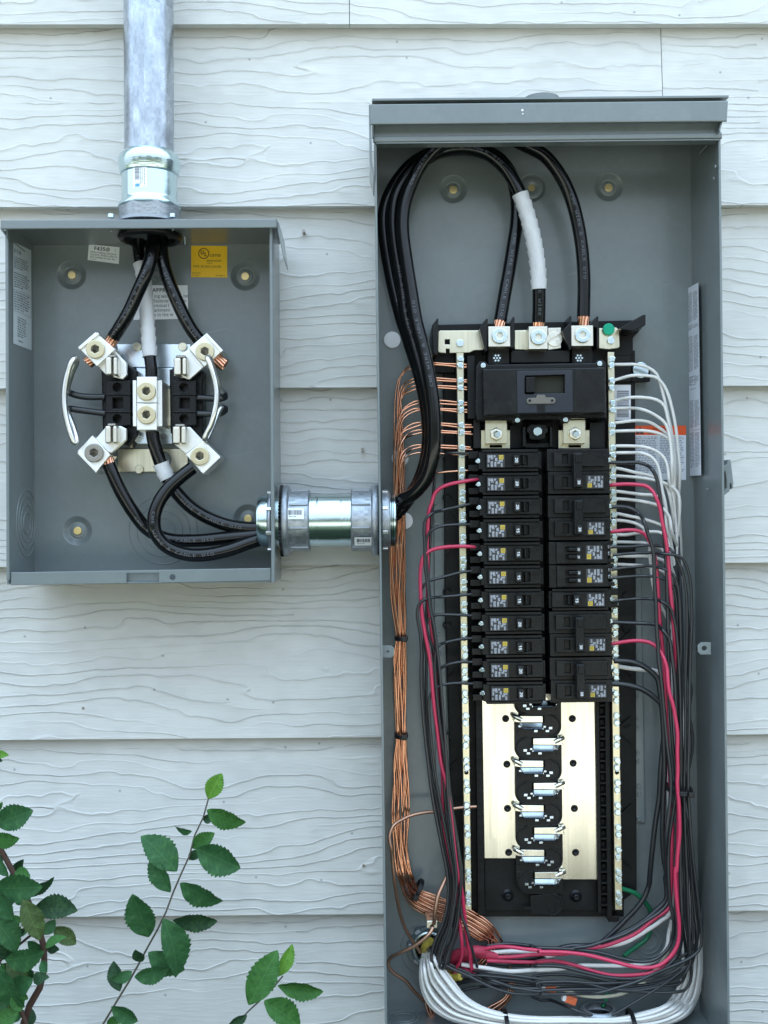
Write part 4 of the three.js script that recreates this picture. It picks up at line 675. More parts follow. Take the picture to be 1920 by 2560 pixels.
put(tandem(), 'tandem_breaker', 1374, 1414, 'black tandem breaker with two small toggles, above the lone single-pole breaker', 'tandem breakers');
put(singlePole(15, true), 'branch_breaker', 1372, 1473, 'lone single-pole breaker among the double-pole and tandem breakers', 'single-pole breakers');
put(twoPole(30), 'double_breaker', 1374, 1530, 'black double-pole breaker with tie handle, under the lone single-pole breaker', 'double-pole breakers');
put(twoPole(50), 'double_breaker', 1376, 1646, 'black double-pole breaker with thick black wires, lowest of its column', 'double-pole breakers');
TILT = 0;
// ---------------------------------------------------------------- branch wires
const ordn = n => ['first', 'second', 'third', 'fourth', 'fifth', 'sixth', 'seventh', 'eighth', 'ninth', 'tenth', 'eleventh', 'twelfth', 'thirteenth', 'fourteenth', 'fifteenth', 'sixteenth', 'seventeenth', 'eighteenth', 'nineteenth', 'twentieth', 'twenty-first', 'twenty-second'][n];
function wire(name, pts, zs, r, mat, label, group, rad = 8) {
  const c = curveOf(pts.map((p, i) => i && i < pts.length - 1 ? [p[0] + rr(-1.3, 1.3), p[1] + rr(-1.3, 1.3)] : p), zs), L = c.getLength();
  return single(name, tube(c, r, Math.max(16, Math.min(220, Math.round(L * 170))), rad), mat, label, 'wire', c.getPointAt(.5), group);
}
const table = (tab, s, from, to = 1e9) => { const o = []; for (const [Y, a, b] of tab) if (Y > from && Y < to) o.push([a + (b - a) * s, Y]); return o; };
// copper grounds: from the bar behind the heavy cables, down the side, round the corner
{
  const tab = [[1150, 985, 1010], [1240, 986, 1010], [1300, 988, 1012], [1360, 977, 1012], [1430, 977, 1013], [1500, 979, 1012], [1560, 986, 1013], [1595, 992, 1012], [1640, 986, 1014], [1700, 985, 1016], [1770, 988, 1014], [1837, 991, 1014], [1900, 986, 1016], [1960, 985, 1021], [2040, 980, 1021], [2100, 984, 1017], [2150, 988, 1020], [2196, 996, 1034]];
  const rows = [914, 952, 971, 1009, 1027, 1064, 1082, 1120, 1140]; let i = 0; const n = 17;
  for (const y of rows) for (let q = 0; q < (y === 1140 ? 1 : 2); q++) {
    const s0 = (i % 6) / 5, lay = Math.floor(i / 6), ph = i * 1.7, ys = y + q * 6 - 3, zz = .05 + .0055 * lay + .0015 * (i % 2);
    const sw = Y => Math.max(0, Math.min(1, s0 + .2 * Math.sin(Y / 95 + ph)));
    const P = [[1174 + (i * 13) % 9, ys + 1], [1150, ys], [1110, ys - 3], [1060, ys - 5], [1030, ys - 1 + q * 3], [1008 - (i % 3) * 2, ys + 18], [994 + 10 * s0, ys + 50]];
    for (const t of tab) if (t[0] > ys + 90) P.push([t[1] + (t[2] - t[1]) * sw(t[0]), t[0]]);
    const d = (s0 - .5);
    const e = d + .1 * (lay - 1); P.push([1038 + e * 24, 2240 - e * 34], [1076 + e * 20, 2260 - e * 44], [1116 + e * 20, 2277 - e * 46], [1179 + e * 20, 2306 - e * 44], [1215 + e * 26, 2330 - e * 36]);
    if (i % 2) P.push([1246 + d * 20, 2356], [1268, 2400 + d * 10], [1278 + d * 12, 2442], [1270 + d * 14, 2490], [1230 + d * 20, 2522 + d * 14], [1170, 2552 + d * 14], [1110, 2562 + d * 10], [1080 + d * 14, 2540], [1068 + d * 18, 2495], [1072 + d * 20, 2445], [1084 + d * 16, 2400]);
    else P.push([1232 + d * 20, 2352], [1226 + d * 26, 2385], [1205 + d * 30, 2412], [1180 + d * 30, 2430]);
    const k = P.length; const zs = P.map((_, j) => j < 5 ? .055 : j < k - (i % 2 ? 16 : 9) ? zz : j < k - (i % 2 ? 11 : 4) ? .036 + .005 * lay + .002 * (i % 2) : .03 + .005 * lay);
    wire('copper_wire', P, zs, .00105, M.copper, 'thin bare copper ground wire in the tied bundle beside the black wires', 'bare copper ground wires', 6); i++;
  }
  wire('copper_wire', px(1176, 1176, 1150, 1177, 1090, 1182, 1040, 1200, 1020, 1225, 1010, 1262), [.055, .055, .05, .05], .0012, M.copper, 'single short copper wire just above the nipple, crossing behind the heavy cables');
  wire('copper_conductor', [...a2(990, 1250, 870, 1255, 740, 1268, 590, 1295, 450, 1318, 330, 1345, 240, 1385, 180, 1430, 140, 1500, 130, 1570, 150, 1650, 162, 1740, 180, 1950), ...a3(200, 360, 235, 510, 290, 630, 350, 720, 400, 800)], [.058, .062, .07, .085, .09, .085, .06, .05], .0019, M.copperDull, 'thick dull copper conductor hooked around the front of the copper bundle');
  wire('copper_conductor', a3(640, 110, 600, 190, 560, 290, 538, 380, 530, 470, 522, 540), [.075, .08, .085, .085, .08], .0021, M.copperDull, 'thick dull copper conductor dropping into the brass lug on the bushing');
  wire('copper_conductor', a3(512, 575, 490, 615, 440, 670, 330, 750, 200, 812, 125, 855, 106, 915, 160, 980, 260, 1050, 350, 1150, 440, 1240), [.08, .085, .085, .08, .07, .065, .06, .05, .04], .0021, M.copperDull, 'thick dull copper conductor zigzagging from the brass lug to the panel floor');
}
// left column: black and red wires from the single-pole breakers
{
  const tab = [[1560, 1046, 1092], [1620, 1050, 1096], [1700, 1053, 1106], [1800, 1058, 1119], [1900, 1068, 1129], [2000, 1082, 1138], [2100, 1102, 1148], [2200, 1120, 1157], [2260, 1117, 1152], [2310, 1106, 1146], [2350, 1088, 1138], [2385, 1078, 1124], [2415, 1080, 1116]];
  const go = (start, sEnd, i) => { const l = start[start.length - 1]; let r = tab.find(t => t[0] > l[1]) || tab[0], s = Math.max(-.05, Math.min(1.05, (l[0] - r[1]) / (r[2] - r[1]))); const P = [...start]; for (const [Y, a, b] of tab) if (Y > l[1] + 45) { const t = Math.min(1, (Y - l[1]) / 620), ss = s + (sEnd - s) * t * t * (3 - 2 * t); P.push([a + (b - a) * ss, Y]); } return P; };
  const starts = {
    0: [z4(960, 1250, 900, 1244, 820, 1238, 760, 1238, 700, 1255, 660, 1290, 640, 1350, 620, 1450, 605, 1560, 600, 1659), .1], 2: [z6(930, 65, 860, 75, 740, 95, 600, 125, 490, 165, 445, 225, 436, 320, 436, 450, 445, 620, 462, 800, 490, 1000, 525, 1190, 552, 1400, 575, 1600), .55], 3: [z6(930, 252, 860, 255, 740, 260, 600, 270, 510, 298, 462, 350, 455, 450, 462, 620, 480, 850, 505, 1080, 535, 1300, 560, 1500), .8],
    5: [z6(930, 668, 870, 675, 740, 690, 600, 730, 480, 772, 418, 815, 400, 880, 410, 980, 440, 1120, 480, 1270, 525, 1400, 560, 1560), .35], 6: [z6(930, 878, 870, 885, 740, 895, 600, 905, 490, 918, 410, 950, 378, 1000, 374, 1080, 395, 1240, 408, 1400, 408, 1600), .0], 7: [z6(930, 1078, 870, 1078, 740, 1073, 620, 1070, 530, 1080, 470, 1118, 446, 1190, 428, 1330, 415, 1500), .2],
    8: [z6(930, 1272, 880, 1280, 740, 1295, 630, 1318, 565, 1350, 535, 1420, 530, 1520), .9], 9: [z6(930, 1488, 880, 1493, 740, 1500, 640, 1525, 580, 1560, 560, 1640, 565, 1760), 1.0], 10: [z6(930, 1686, 880, 1688, 740, 1690, 610, 1700, 530, 1736, 488, 1790, 478, 1860), .45]
  };
  for (const k of Object.keys(starts)) {
    const [st, e] = starts[k], P = go(st, e, +k), zb = .066 + .022 * ((k * 5 % 11) / 11);
    const tail = [[1088 + (k % 4) * 14, 2428], [1096 + (k % 5) * 11, 2452]];
    const zs = P.map((_, j) => j < 2 ? .066 : j < 4 ? .07 : zb); zs.push(.05, .036);
    wire('black_wire', [...P, ...tail], zs, .00165, M.insBlack, `black wire from the ${ordn(+k)} single-pole breaker below the main breaker, beside the copper bundle`, 'black wires from single-pole breakers');
  }
  wire('black_wire', [...table(tab, .7, 1550, 2330), ...a3(720, 640, 690, 740, 665, 860, 640, 960)], [.06, .062, .064, .06, .05], .00165, M.insBlack, 'black wire deep inside the tied wire bundle beside the bus', 'black wires from single-pole breakers');
  wire('red_wire', [...z4(990, 1452, 920, 1462, 830, 1476, 740, 1495, 660, 1530, 615, 1580, 592, 1650), ...z6(482, 130, 470, 280, 462, 430, 463, 600, 468, 800, 480, 1000, 503, 1230, 527, 1420), [1096, 1760], [1104, 1870], [1106, 1960], [1108, 2054], [1121, 2130], [1140, 2230], ...b6(612, 400, 628, 520, 640, 640, 645, 760, 622, 850, 575, 925)], [.066, .072, .074, .072, .07, .068, .068, .07, .07, .05], .0021, M.insRed, 'red wire from the second breaker below the main breaker, beside the copper bundle', 'red wires');
  wire('red_wire', [...z6(900, 460, 870, 460, 740, 456, 600, 465, 490, 490, 430, 535, 408, 620, 402, 760, 404, 900, 418, 1080, 445, 1270, 482, 1460, 503, 1660), ...a2(558, 120, 572, 260, 602, 500, 645, 820, 690, 1000, 728, 1200, 752, 1450, 780, 1750, 820, 1950), ...a3(775, 250, 790, 430, 820, 650, 850, 830, 872, 1010)], [.066, .07, .075, .078, .08, .08, .078, .08, .08, .07, .05], .0021, M.insRed, 'red wire from the fifth breaker below the main breaker, crossing the black bundle', 'red wires');
  wire('black_wire', b6(640, 180, 640, 350, 690, 500, 730, 650, 770, 780, 800, 900, 812, 1000), [.07, .075, .075, .06, .04], .0017, M.insBlack, 'black wire dropping beside the red one into the red cable sheath');
}
// right column: white wires from the neutral bar
{
  const lst = [[[1698, 1200], [1676, 1200]], [[1700, 1300], [1678, 1300]], [[1702, 1400], [1681, 1400]], [[1702, 1500], [1684, 1500]], [[1700, 1600], [1682, 1600]], [[1702, 1700], [1680, 1700]], [[1712, 1800], [1686, 1800]], [[1714, 1900], [1690, 1900]], [[1716, 1965], [1692, 1965]], [[1722, 2050], [1696, 2050]], [[1732, 2150], [1700, 2150]], [[1742, 2250], [1704, 2250]], [[1752, 2330], [1708, 2330]], [[1756, 2400], [1709, 2400]], [[1753, 2450], [1706, 2445]], [[1742, 2497], [1690, 2482]], [[1712, 2540], [1660, 2514]], [[1660, 2562], [1610, 2532]], [[1560, 2572], [1540, 2545]], [[1434, 2574], [1434, 2544]], [[1340, 2572], [1340, 2544]], [[1265, 2570], [1265, 2536]], [[1190, 2562], [1205, 2518]], [[1120, 2545], [1160, 2490]], [[1077, 2515], [1128, 2450]], [[1056, 2475], [1104, 2418]], [[1051, 2430], [1092, 2395]], [[1056, 2395], [1086, 2376]], [[1068, 2366], [1086, 2362]]];
  const st = [
    z5(600, 482, 700, 480, 800, 485, 890, 502, 950, 545, 985, 615, 1010, 710, 1040, 840, 1072, 990, 1100, 1150, 1115, 1300), z5(600, 612, 650, 598, 760, 575, 880, 570, 960, 590, 1020, 650, 1060, 740, 1090, 860, 1115, 1000, 1135, 1180, 1145, 1330),
    z5(600, 782, 650, 765, 760, 745, 880, 745, 970, 765, 1020, 810, 1045, 900, 1070, 1020, 1090, 1180, 1100, 1300), z5(600, 835, 740, 828, 860, 848, 960, 892, 1030, 950, 1065, 1040, 1080, 1160, 1085, 1300),
    z5(600, 950, 700, 938, 800, 930, 900, 945, 980, 985, 1040, 1040, 1075, 1110, 1090, 1200, 1085, 1330), z5(600, 1016, 740, 1008, 870, 1010, 980, 1035, 1060, 1075, 1085, 1130, 1085, 1220, 1075, 1340),
    z5(600, 1132, 760, 1130, 880, 1142, 970, 1175, 1025, 1230, 1050, 1310, 1060, 1400), z5(600, 1188, 740, 1184, 860, 1195, 930, 1230, 970, 1290, 990, 1380, 1005, 1480, 1030, 1590),
    z5(600, 1305, 680, 1315, 780, 1340, 900, 1370, 1000, 1410, 1050, 1470, 1075, 1560), z5(600, 1368, 700, 1372, 850, 1390, 980, 1415, 1080, 1450, 1130, 1510, 1148, 1595),
    b5(130, 470, 230, 485, 380, 500, 500, 512, 570, 545, 605, 620, 612, 760), b5(130, 540, 250, 545, 400, 570, 530, 605, 600, 650, 640, 720, 655, 820), b5(130, 672, 250, 695, 380, 725, 500, 760, 590, 800, 640, 870, 660, 960), b5(130, 738, 220, 745, 330, 770, 410, 820, 445, 900, 460, 1050, 468, 1200, 495, 1380),
    b5(120, 872, 250, 868, 360, 852, 480, 845, 570, 860, 620, 910, 640, 1010), b5(150, 940, 300, 945, 430, 955, 530, 985, 600, 1030, 640, 1110), b5(150, 1068, 300, 1070, 430, 1072, 530, 1085, 590, 1120, 630, 1200), b5(150, 1145, 300, 1150, 430, 1165, 530, 1190, 600, 1230, 640, 1320)];
  const barY = ['first', 'second', 'third', 'fourth', 'fifth', 'sixth', 'seventh', 'eighth', 'ninth', 'tenth'];
  st.forEach((S0, i) => {
    const n = st.length, s = ((i * 5) % n) / (n - 1), l = S0[S0.length - 1], P = [...S0];
    for (const [o, a] of lst) { if (P.length === S0.length && o[1] < l[1] + 60) continue; P.push([o[0] + (a[0] - o[0]) * s, o[1] + (a[1] - o[1]) * s]); }
    const m = S0.length, zb = .034 + .02 * ((i * 7 % n) / n), zs = P.map((_, j) => j < 2 ? .055 : j < m ? .058 + .004 * (i % 4) : j > P.length - 14 ? .06 + .026 * ((i * 11 % n) / n) : zb);
    zs[zs.length - 1] = .03; zs[zs.length - 2] = .045;
    wire('white_wire', P, zs, .0018, M.insWhite, `white wire from the neutral bar, ${ordn(i)} white one below the green screw`, 'white neutral wires');
  });
  wire('white_wire', [...b5(150, 2085, 250, 2100, 400, 2120, 520, 2130, 560, 2180), [1668, 1760], [1672, 1965], [1680, 2150], ...a4(1090, 380, 1070, 590, 1000, 645, 850, 742, 700, 822, 500, 853, 280, 872, 80, 930), ...a3(1500, 800, 1300, 790, 1150, 788, 985, 805)], [.055, .052, .05, .05, .055, .06, .06, .055, .04], .0024, M.insWhite, 'thick white wire under the lowest double-pole breaker, swinging across above the red wires');
  wire('white_wire', [...a4(1085, 640, 1065, 740, 1040, 860, 960, 950, 850, 990, 700, 1005, 500, 1005, 350, 1000, 200, 1022, 0, 1040), ...a3(1450, 955, 1200, 967, 1000, 942, 770, 905)], [.05, .055, .06, .06, .05], .0024, M.insWhite, 'thick white wire crossing low between the two red wires');
  wire('white_wire', a4(1085, 690, 1075, 800, 1030, 930, 920, 1080, 850, 1145, 690, 1222, 560, 1252, 450, 1255, 330, 1235, 200, 1190, 110, 1170), [.045, .045, .05, .055], .002, std(col(.70, .66, .52), .45), 'cream wire dipping to the orange connector near the panel floor');
}
// right column: black and red wires
{
  const tie = s => [1676 + 44 * s, 1965];
  const A = [...a4(1060, 0, 1060, 300, 1075, 500, 1098, 650, 1090, 780, 1050, 870, 950, 950, 850, 975, 700, 950, 500, 900, 300, 870, 0, 860), ...a3(1400, 738, 1200, 720, 1000, 735)],
    B = [...a4(1240, 0, 1260, 200, 1280, 400, 1310, 600, 1325, 750, 1310, 860, 1250, 930, 1100, 1000, 950, 1060, 800, 1130, 650, 1175, 500, 1220, 300, 1230, 0, 1232), ...a3(1500, 1168, 1250, 1165, 1050, 1110, 850, 1020, 650, 925, 545, 860, 492, 790, 500, 715, 560, 640)],
    C = [...a4(1210, 0, 1230, 300, 1245, 600, 1250, 800, 1220, 940, 1150, 1020, 1050, 1070, 900, 1110, 700, 1135, 500, 1140, 250, 1125, 0, 1130), ...a3(1500, 1050, 1300, 1015, 1000, 978, 800, 970, 690, 992, 600, 1020)],
    D = [...a4(1190, 0, 1205, 300, 1215, 600, 1228, 850, 1230, 980, 1180, 1070, 1050, 1140, 850, 1195, 550, 1190, 300, 1190, 0, 1195), ...a3(1500, 1130, 1250, 1110, 1050, 1050, 900, 1035, 760, 1070, 625, 1090)],
    E = [...a4(1170, 0, 1180, 300, 1190, 600, 1235, 980, 1230, 1120, 1190, 1195, 1100, 1215, 800, 1212, 600, 1195, 400, 1150, 200, 1130, 0, 1150), ...a3(1500, 1140, 1200, 1112, 950, 1110, 820, 1130, 690, 1180)],
    G = [...a4(1150, 0, 1155, 300, 1160, 700, 1140, 900, 1080, 980, 1000, 1050, 800, 1105, 600, 1100, 400, 1060, 200, 1010, 0, 1005), ...a3(1400, 918, 1200, 905, 1000, 900)],
    Hh = [...a4(1225, 0, 1245, 300, 1265, 560, 1285, 800, 1240, 960, 1120, 1080, 1000, 1160, 880, 1240, 750, 1320, 600, 1395, 450, 1400, 300, 1350, 100, 1275), ...a3(1500, 1235, 1400, 1190)],
    I2 = [...a4(1040, 0, 1050, 300, 1060, 480, 1010, 560, 880, 650, 720, 740, 560, 805, 430, 845, 300, 860), ...a3(1400, 850, 1250, 855, 1100, 835)];
  const rb = [
    [b5(60, 206, 200, 206, 360, 210, 430, 228, 480, 268, 512, 335, 538, 440, 555, 560, 575, 700, 592, 900, 606, 1100, 613, 1300, 620, 1500, 630, 1800), .35, A, 'first double-pole breaker below the main breaker', .085, .0021],
    [b5(60, 622, 200, 618, 300, 640, 360, 685, 400, 750, 440, 860, 480, 970, 495, 1100, 505, 1300, 512, 1500, 520, 1700, 530, 1900, 545, 2050, 560, 2200), .05, I2, 'second double-pole breaker below the main breaker', .09, .0021],
    [b5(100, 985, 300, 978, 450, 970, 580, 980, 650, 1015, 700, 1080, 750, 1180, 785, 1320, 803, 1500, 806, 1700, 800, 1900, 790, 2200), .8, D, 'upper tandem breaker, its top terminal', .09, .0017],
    [b5(120, 1062, 190, 1050, 320, 1040, 450, 1040, 600, 1050, 700, 1060, 760, 1095, 800, 1160, 830, 1280, 845, 1450, 849, 1650, 841, 1900, 826, 2200), 1, B, 'upper tandem breaker, its bottom terminal', .094, .0017],
    [b5(105, 1195, 200, 1180, 330, 1165, 480, 1165, 600, 1190, 670, 1240, 715, 1330, 735, 1450, 742, 1650, 745, 1900, 740, 2200), .7, C, 'lower tandem breaker, its top terminal', .086, .0017],
    [b5(100, 1275, 250, 1255, 420, 1252, 560, 1270, 640, 1310, 690, 1400, 705, 1550, 712, 1750, 718, 2000, 715, 2200), .55, E, 'lower tandem breaker, its bottom terminal', .082, .0017],
    [b5(90, 1490, 200, 1478, 330, 1465, 480, 1465, 570, 1485, 640, 1545, 685, 1640, 708, 1800, 722, 2000, 732, 2200), .62, Hh, 'lone single-pole breaker', .088, .0017],
    [b5(80, 1678, 250, 1688, 420, 1690, 520, 1705, 590, 1760, 640, 1850, 665, 1980, 682, 2200), .45, G, 'double-pole breaker under the lone single-pole one', .09, .0021]];
  for (const [P, s, low, what, z, r] of rb) { const pts = [...P, ...(P[P.length - 1][1] < 1690 ? [[P[P.length - 1][0] + 4, 1730]] : []), [(P[P.length - 1][0] + tie(s)[0]) / 2, 1840], tie(s), ...low]; const zs = pts.map((_, j) => j < 2 ? .07 : j < 4 ? .076 : j > pts.length - 4 ? .04 : j > pts.length - 12 ? .075 : z); wire('black_wire', pts, zs, r, M.insBlack, `black wire from the ${what}`, 'black wires from the double and tandem breakers'); }
  wire('black_wire', [[1716, 1500], [1722, 1600], [1722, 1700], ...a5(1010, 100, 985, 350, 1025, 620, 1020, 800, 970, 1020, 950, 1200, 985, 1500, 1010, 1900), ...C.slice(1).map(p => [p[0] + 9, p[1] + 10])], [.055, .06, .06, .06, .066, .07, .06, .05], .0017, M.insBlack, 'black wire kinked outward above the cable tie near the panel side');
  for (const [dx, low, dz] of [[-9, E, .066], [5, D, .072], [-4, B, .07]]) wire('black_wire', [[1690 + dx, 1330], [1696 + dx, 1450], [1700 + dx, 1600], [1700 + dx, 1800], [1700 + dx * .8, 1965], ...low.slice(1).map(p => [p[0] - 7 + dx * .5, p[1] - 8 + dx])], [.05, dz, dz, dz, dz, .06, .05, .036], .0017, M.insBlack, 'black wire deep inside the tied bundle near the panel side', 'black wires deep in the side bundle');
  const red = (P, zs, label) => wire('red_wire', P, zs, .0021, M.insRed, label, 'red wires');
  red([...b5(60, 420, 110, 416, 250, 410, 370, 411, 430, 426, 482, 466, 522, 532, 550, 620, 572, 750, 600, 900, 625, 1050, 640, 1200, 655, 1400, 670, 1600, 683, 1800, 692, 2000), [1688, 1740], [1692, 1850], [1697, 1965], ...a4(1130, 0, 1128, 300, 1140, 600, 1135, 850, 1085, 965, 1000, 1030, 900, 1065, 700, 1082, 600, 1075, 450, 1045, 300, 1000, 150, 970, 0, 970), ...a3(1500, 884, 1300, 886, 1000, 872)], [.07, .08, .088, .088, .086, .08, .074, .07, .074, .07, .06, .05], 'red wire from the first double-pole breaker below the main breaker');
  red([...b5(60, 845, 110, 842, 250, 830, 340, 836, 400, 860, 440, 900, 470, 970, 505, 1080, 528, 1250, 545, 1450, 556, 1650, 566, 1850, 585, 2050), [1664, 1720], [1670, 1850], [1675, 1965], ...a5(785, 1420, 800, 1600, 790, 2000), ...a4(1080, 300, 1075, 480, 1055, 548, 960, 622, 800, 742, 680, 802, 560, 845, 420, 870, 250, 905), ...a3(1450, 815, 1250, 835, 1100, 840)], [.07, .076, .076, .074, .07, .066, .064, .066, .07, .06], 'red wire from the double-pole breaker directly above the tandem breakers');
  red([...b5(60, 1885, 130, 1875, 220, 1862, 330, 1850, 430, 1856, 500, 1882, 552, 1935, 590, 2010, 615, 2110, 628, 2200), ...a5(770, 130, 800, 260, 834, 420, 856, 600, 861, 800, 856, 1000, 857, 1160, 868, 1350, 882, 1520, 878, 1700, 858, 1950, 845, 2150), ...a4(1112, 200, 1112, 330, 1126, 500, 1140, 690, 1128, 830, 1075, 930, 980, 1003, 880, 1022, 760, 1008, 600, 960, 400, 920, 200, 895, 0, 890), ...a3(1500, 788, 1350, 766, 1200, 750, 1090, 746, 980, 765)], [.07, .078, .09, .098, .1, .1, .098, .096, .096, .09, .08, .06], 'red wire from the double-pole breaker under the lone single-pole one');
  wire('thick_black_wire', [...b5(130, 2035, 220, 2036, 310, 2050, 400, 2082, 480, 2145, 535, 2212), ...a5(660, 120, 690, 320, 700, 600, 715, 1000, 700, 1300, 692, 1700, 715, 2000, 735, 2150), ...a4(1030, 280, 1040, 470, 960, 562, 800, 682, 640, 762, 520, 822, 420, 848, 250, 850), ...a3(1400, 845, 1200, 850)], [.07, .07, .072, .07, .064, .06, .055, .05, .045], .0030, M.insBlack, 'thick black wire from the lowest breaker, upper of its two', 'thick black wires of the lowest breaker');
  wire('thick_black_wire', [...a5(120, 42, 205, 46, 350, 60, 480, 108, 600, 188, 690, 290, 718, 420, 702, 700, 672, 1000, 655, 1300, 612, 1600, 568, 2000, 545, 2200), ...a4(902, 350, 850, 482, 700, 652, 560, 782, 470, 852, 380, 880)], [.07, .07, .07, .066, .06, .05, .045, .035], .0030, M.insBlack, 'thick black wire from the lowest breaker, lower of its two', 'thick black wires of the lowest breaker');
  wire('green_wire', a4(640, 375, 690, 390, 780, 420, 850, 475, 900, 540, 920, 620, 915, 700, 890, 775, 830, 830, 760, 880, 700, 925), [.055, .05, .04, .03, .028, .03, .04], .0026, M.insGreen, 'green ground wire curving from the end of the neutral bar');
  wire('green_wire', a4(600, 1140, 575, 1200, 555, 1270, 530, 1335), [.035, .035, .04, .045], .0024, M.insGreen, 'short green wire end rising from the bushing on the panel floor');
}
// cable sheaths, connectors, bushing, ties
const sheath = (P, zs, r, m, label, group) => wire('cable_sheath', P, zs, r, m, label, group, 12);
sheath(a3(985, 790, 880, 785, 770, 800, 680, 850, 620, 930), [.05, .052, .045, .034], .0055, M.jacketRed, 'red cable sheath ending below the copper bundle, upper of three', 'red cable sheaths');
sheath(a3(1090, 838, 1000, 822, 900, 815, 790, 850, 690, 920), [.045, .046, .042, .03], .0048, M.jacketRed, 'red cable sheath reaching farthest along the red wires', 'red cable sheaths');
sheath(a3(885, 985, 800, 975, 720, 970, 640, 965, 590, 950), [.045, .047, .042, .032], .0055, M.jacketRed, 'red cable sheath above the yellow ones', 'red cable sheaths');
sheath(a3(500, 690, 450, 730, 430, 790), [.05, .045, .035], .0042, M.jacketYellow, 'yellow cable sheath inside the conduit bushing beside the brass lug', 'yellow cable sheaths');
sheath(a3(620, 1095, 640, 1040, 660, 990), [.062, .055, .04], .0046, M.jacketYellow, 'yellow cable sheath with a black wire leaving it, below the red sheaths', 'yellow cable sheaths');
sheath(a3(760, 1015, 700, 1020, 650, 1000), [.056, .05, .04], .004, M.jacketYellow, 'small yellow cable sheath tucked under the red sheaths', 'yellow cable sheaths');
{
  const c = a3(475, 760)[0], T = new Thing('conduit_bushing', 'round zinc conduit bushing with brass ground lug on the panel back', 'conduit fitting', U(c[0], c[1], .026));
  T.add('ring', turned(c, [[34, .026], [45, .026], [46, .032], [44, .04], [40, .042], [35, .042], [33, .038]], .04, 40), M.plated);
  T.add('dark_opening_disc', disc(c, 33, .0262, .0275, 32), M.black);  // black disc painted in place of the shaded pipe opening
  for (const a of [2.2, 3.1, 4.0]) T.add('lug_notch', new RoundedBoxGeometry(.005, .007, .012, 1, .001).translate(46 * mpp(.04), 0, .032).rotateZ(a).translate(U(c[0], c[1], .04).x, U(c[0], c[1], .04).y, 0), M.cast);
  const lg = T.add('ground_lug', vb(a3, 455, 512, 556, 582, .05, .078, .001), M.tin);
  T.add('lug_screw', rodGeo(U(...a3(505, 520)[0], .064), U(...a3(500, 470)[0], .064), .0042), M.steelDark, lg);
  T.add('dark_hole_disc', disc(a3(505, 562)[0], 5, .0779, .0785, 12), M.black, lg);  // black disc in place of the shade inside a bored hole
}
{
  const c = a4(500, 1330)[0], fy = U(1000, 2634, .13).y + .002, p = UY(c[0], c[1] + 30, fy), T = new Thing('floor_bushing', 'small grey conduit bushing rising from the panel floor beside the white bundle', 'conduit fitting', V(p.x, fy, .06));
  T.add('ring', new THREE.LatheGeometry([[.016, 0], [.021, 0], [.021, .010], [.018, .014], [.015, .013]].map(q => new THREE.Vector2(...q)), 32).translate(p.x, fy, .06), M.cast);
  T.add('dark_opening_disc', new THREE.CylinderGeometry(.0155, .0155, .002, 24).translate(p.x, fy + .004, .06), M.black);  // black disc set across the ring as the shade within
}
function connector(v, x0, y0, x1, y1, z, rz, label) {
  const P = v(x0, y0, x1, y1), c = U((P[0][0] + P[1][0]) / 2, (P[0][1] + P[1][1]) / 2, z), w = (P[1][0] - P[0][0]) * mpp(z), h = (P[1][1] - P[0][1]) * mpp(z);
  const T = new Thing('push_in_connector', label, 'wire connector', c, 'push-in wire connectors'), pl = g => g.rotateZ(rz).translate(c.x, c.y, c.z);
  T.add('housing', pl(new RoundedBoxGeometry(w, h, .007, 2, .0012)), M.orange); T.add('clear_cap', pl(new RoundedBoxGeometry(w * .35, h * .8, .0062, 2, .001).translate(-w * .62, 0, 0)), M.white);
}
connector(a4, 70, 1148, 160, 1208, .062, -.1, 'small orange and white push-in connector among the black wires'); connector(a4, 232, 1244, 322, 1304, .062, -.35, 'tilted orange push-in connector below the cream wire');
function tie(label, p, dir, w, dz, z) {                      // zip tie: flat band round a bundle, with its square head
  const c = U(p[0], p[1], z), d = V(dir[0], dir[1], 0).normalize(), s = V(-d.y, d.x, 0), q = []; const k = mpp(z);
  for (let i = 0; i < 24; i++) { const a = i / 24 * Math.PI * 2; q.push(c.clone().addScaledVector(s, Math.cos(a) * w * k).add(V(0, 0, Math.sin(a) * dz))); }
  const T = new Thing('cable_tie', label, 'cable tie', c);
  T.add('band', [-.0014, 0, .0014].map(o => tube(new THREE.CatmullRomCurve3(q.map(v => v.clone().addScaledVector(d, o)), true), .0011, 48, 6, 1, false)), M.tie);
  T.add('head', new RoundedBoxGeometry(.0055, .0062, .0055, 1, .0008).rotateZ(Math.atan2(d.y, d.x)).translate(c.x + s.x * w * k * -.45, c.y + s.y * w * k * -.45, c.z + dz + .001), M.tie);
}
tie('black cable tie round the copper bundle, just below the nipple', [1003, 1595], [0, 1], 15, .013, .06);
tie('black cable tie round the copper bundle, halfway down', [1003, 1838], [0, 1], 15, .013, .06);
tie('black cable tie round the copper bundle at its bend', [1044, 2224], [.75, -.4], 26, .012, .05);
tie('black cable tie round the black and red wires near the panel side', [1698, 1972], [0, 1], 28, .026, .078);
tie('black cable tie round the white wires, beside the copper coil', [1263, 2550], [1, 0], 20, .02, .074);
tie('black cable tie round the white wires, below the green wire end', [1579, 2552], [1, .1], 22, .02, .074);
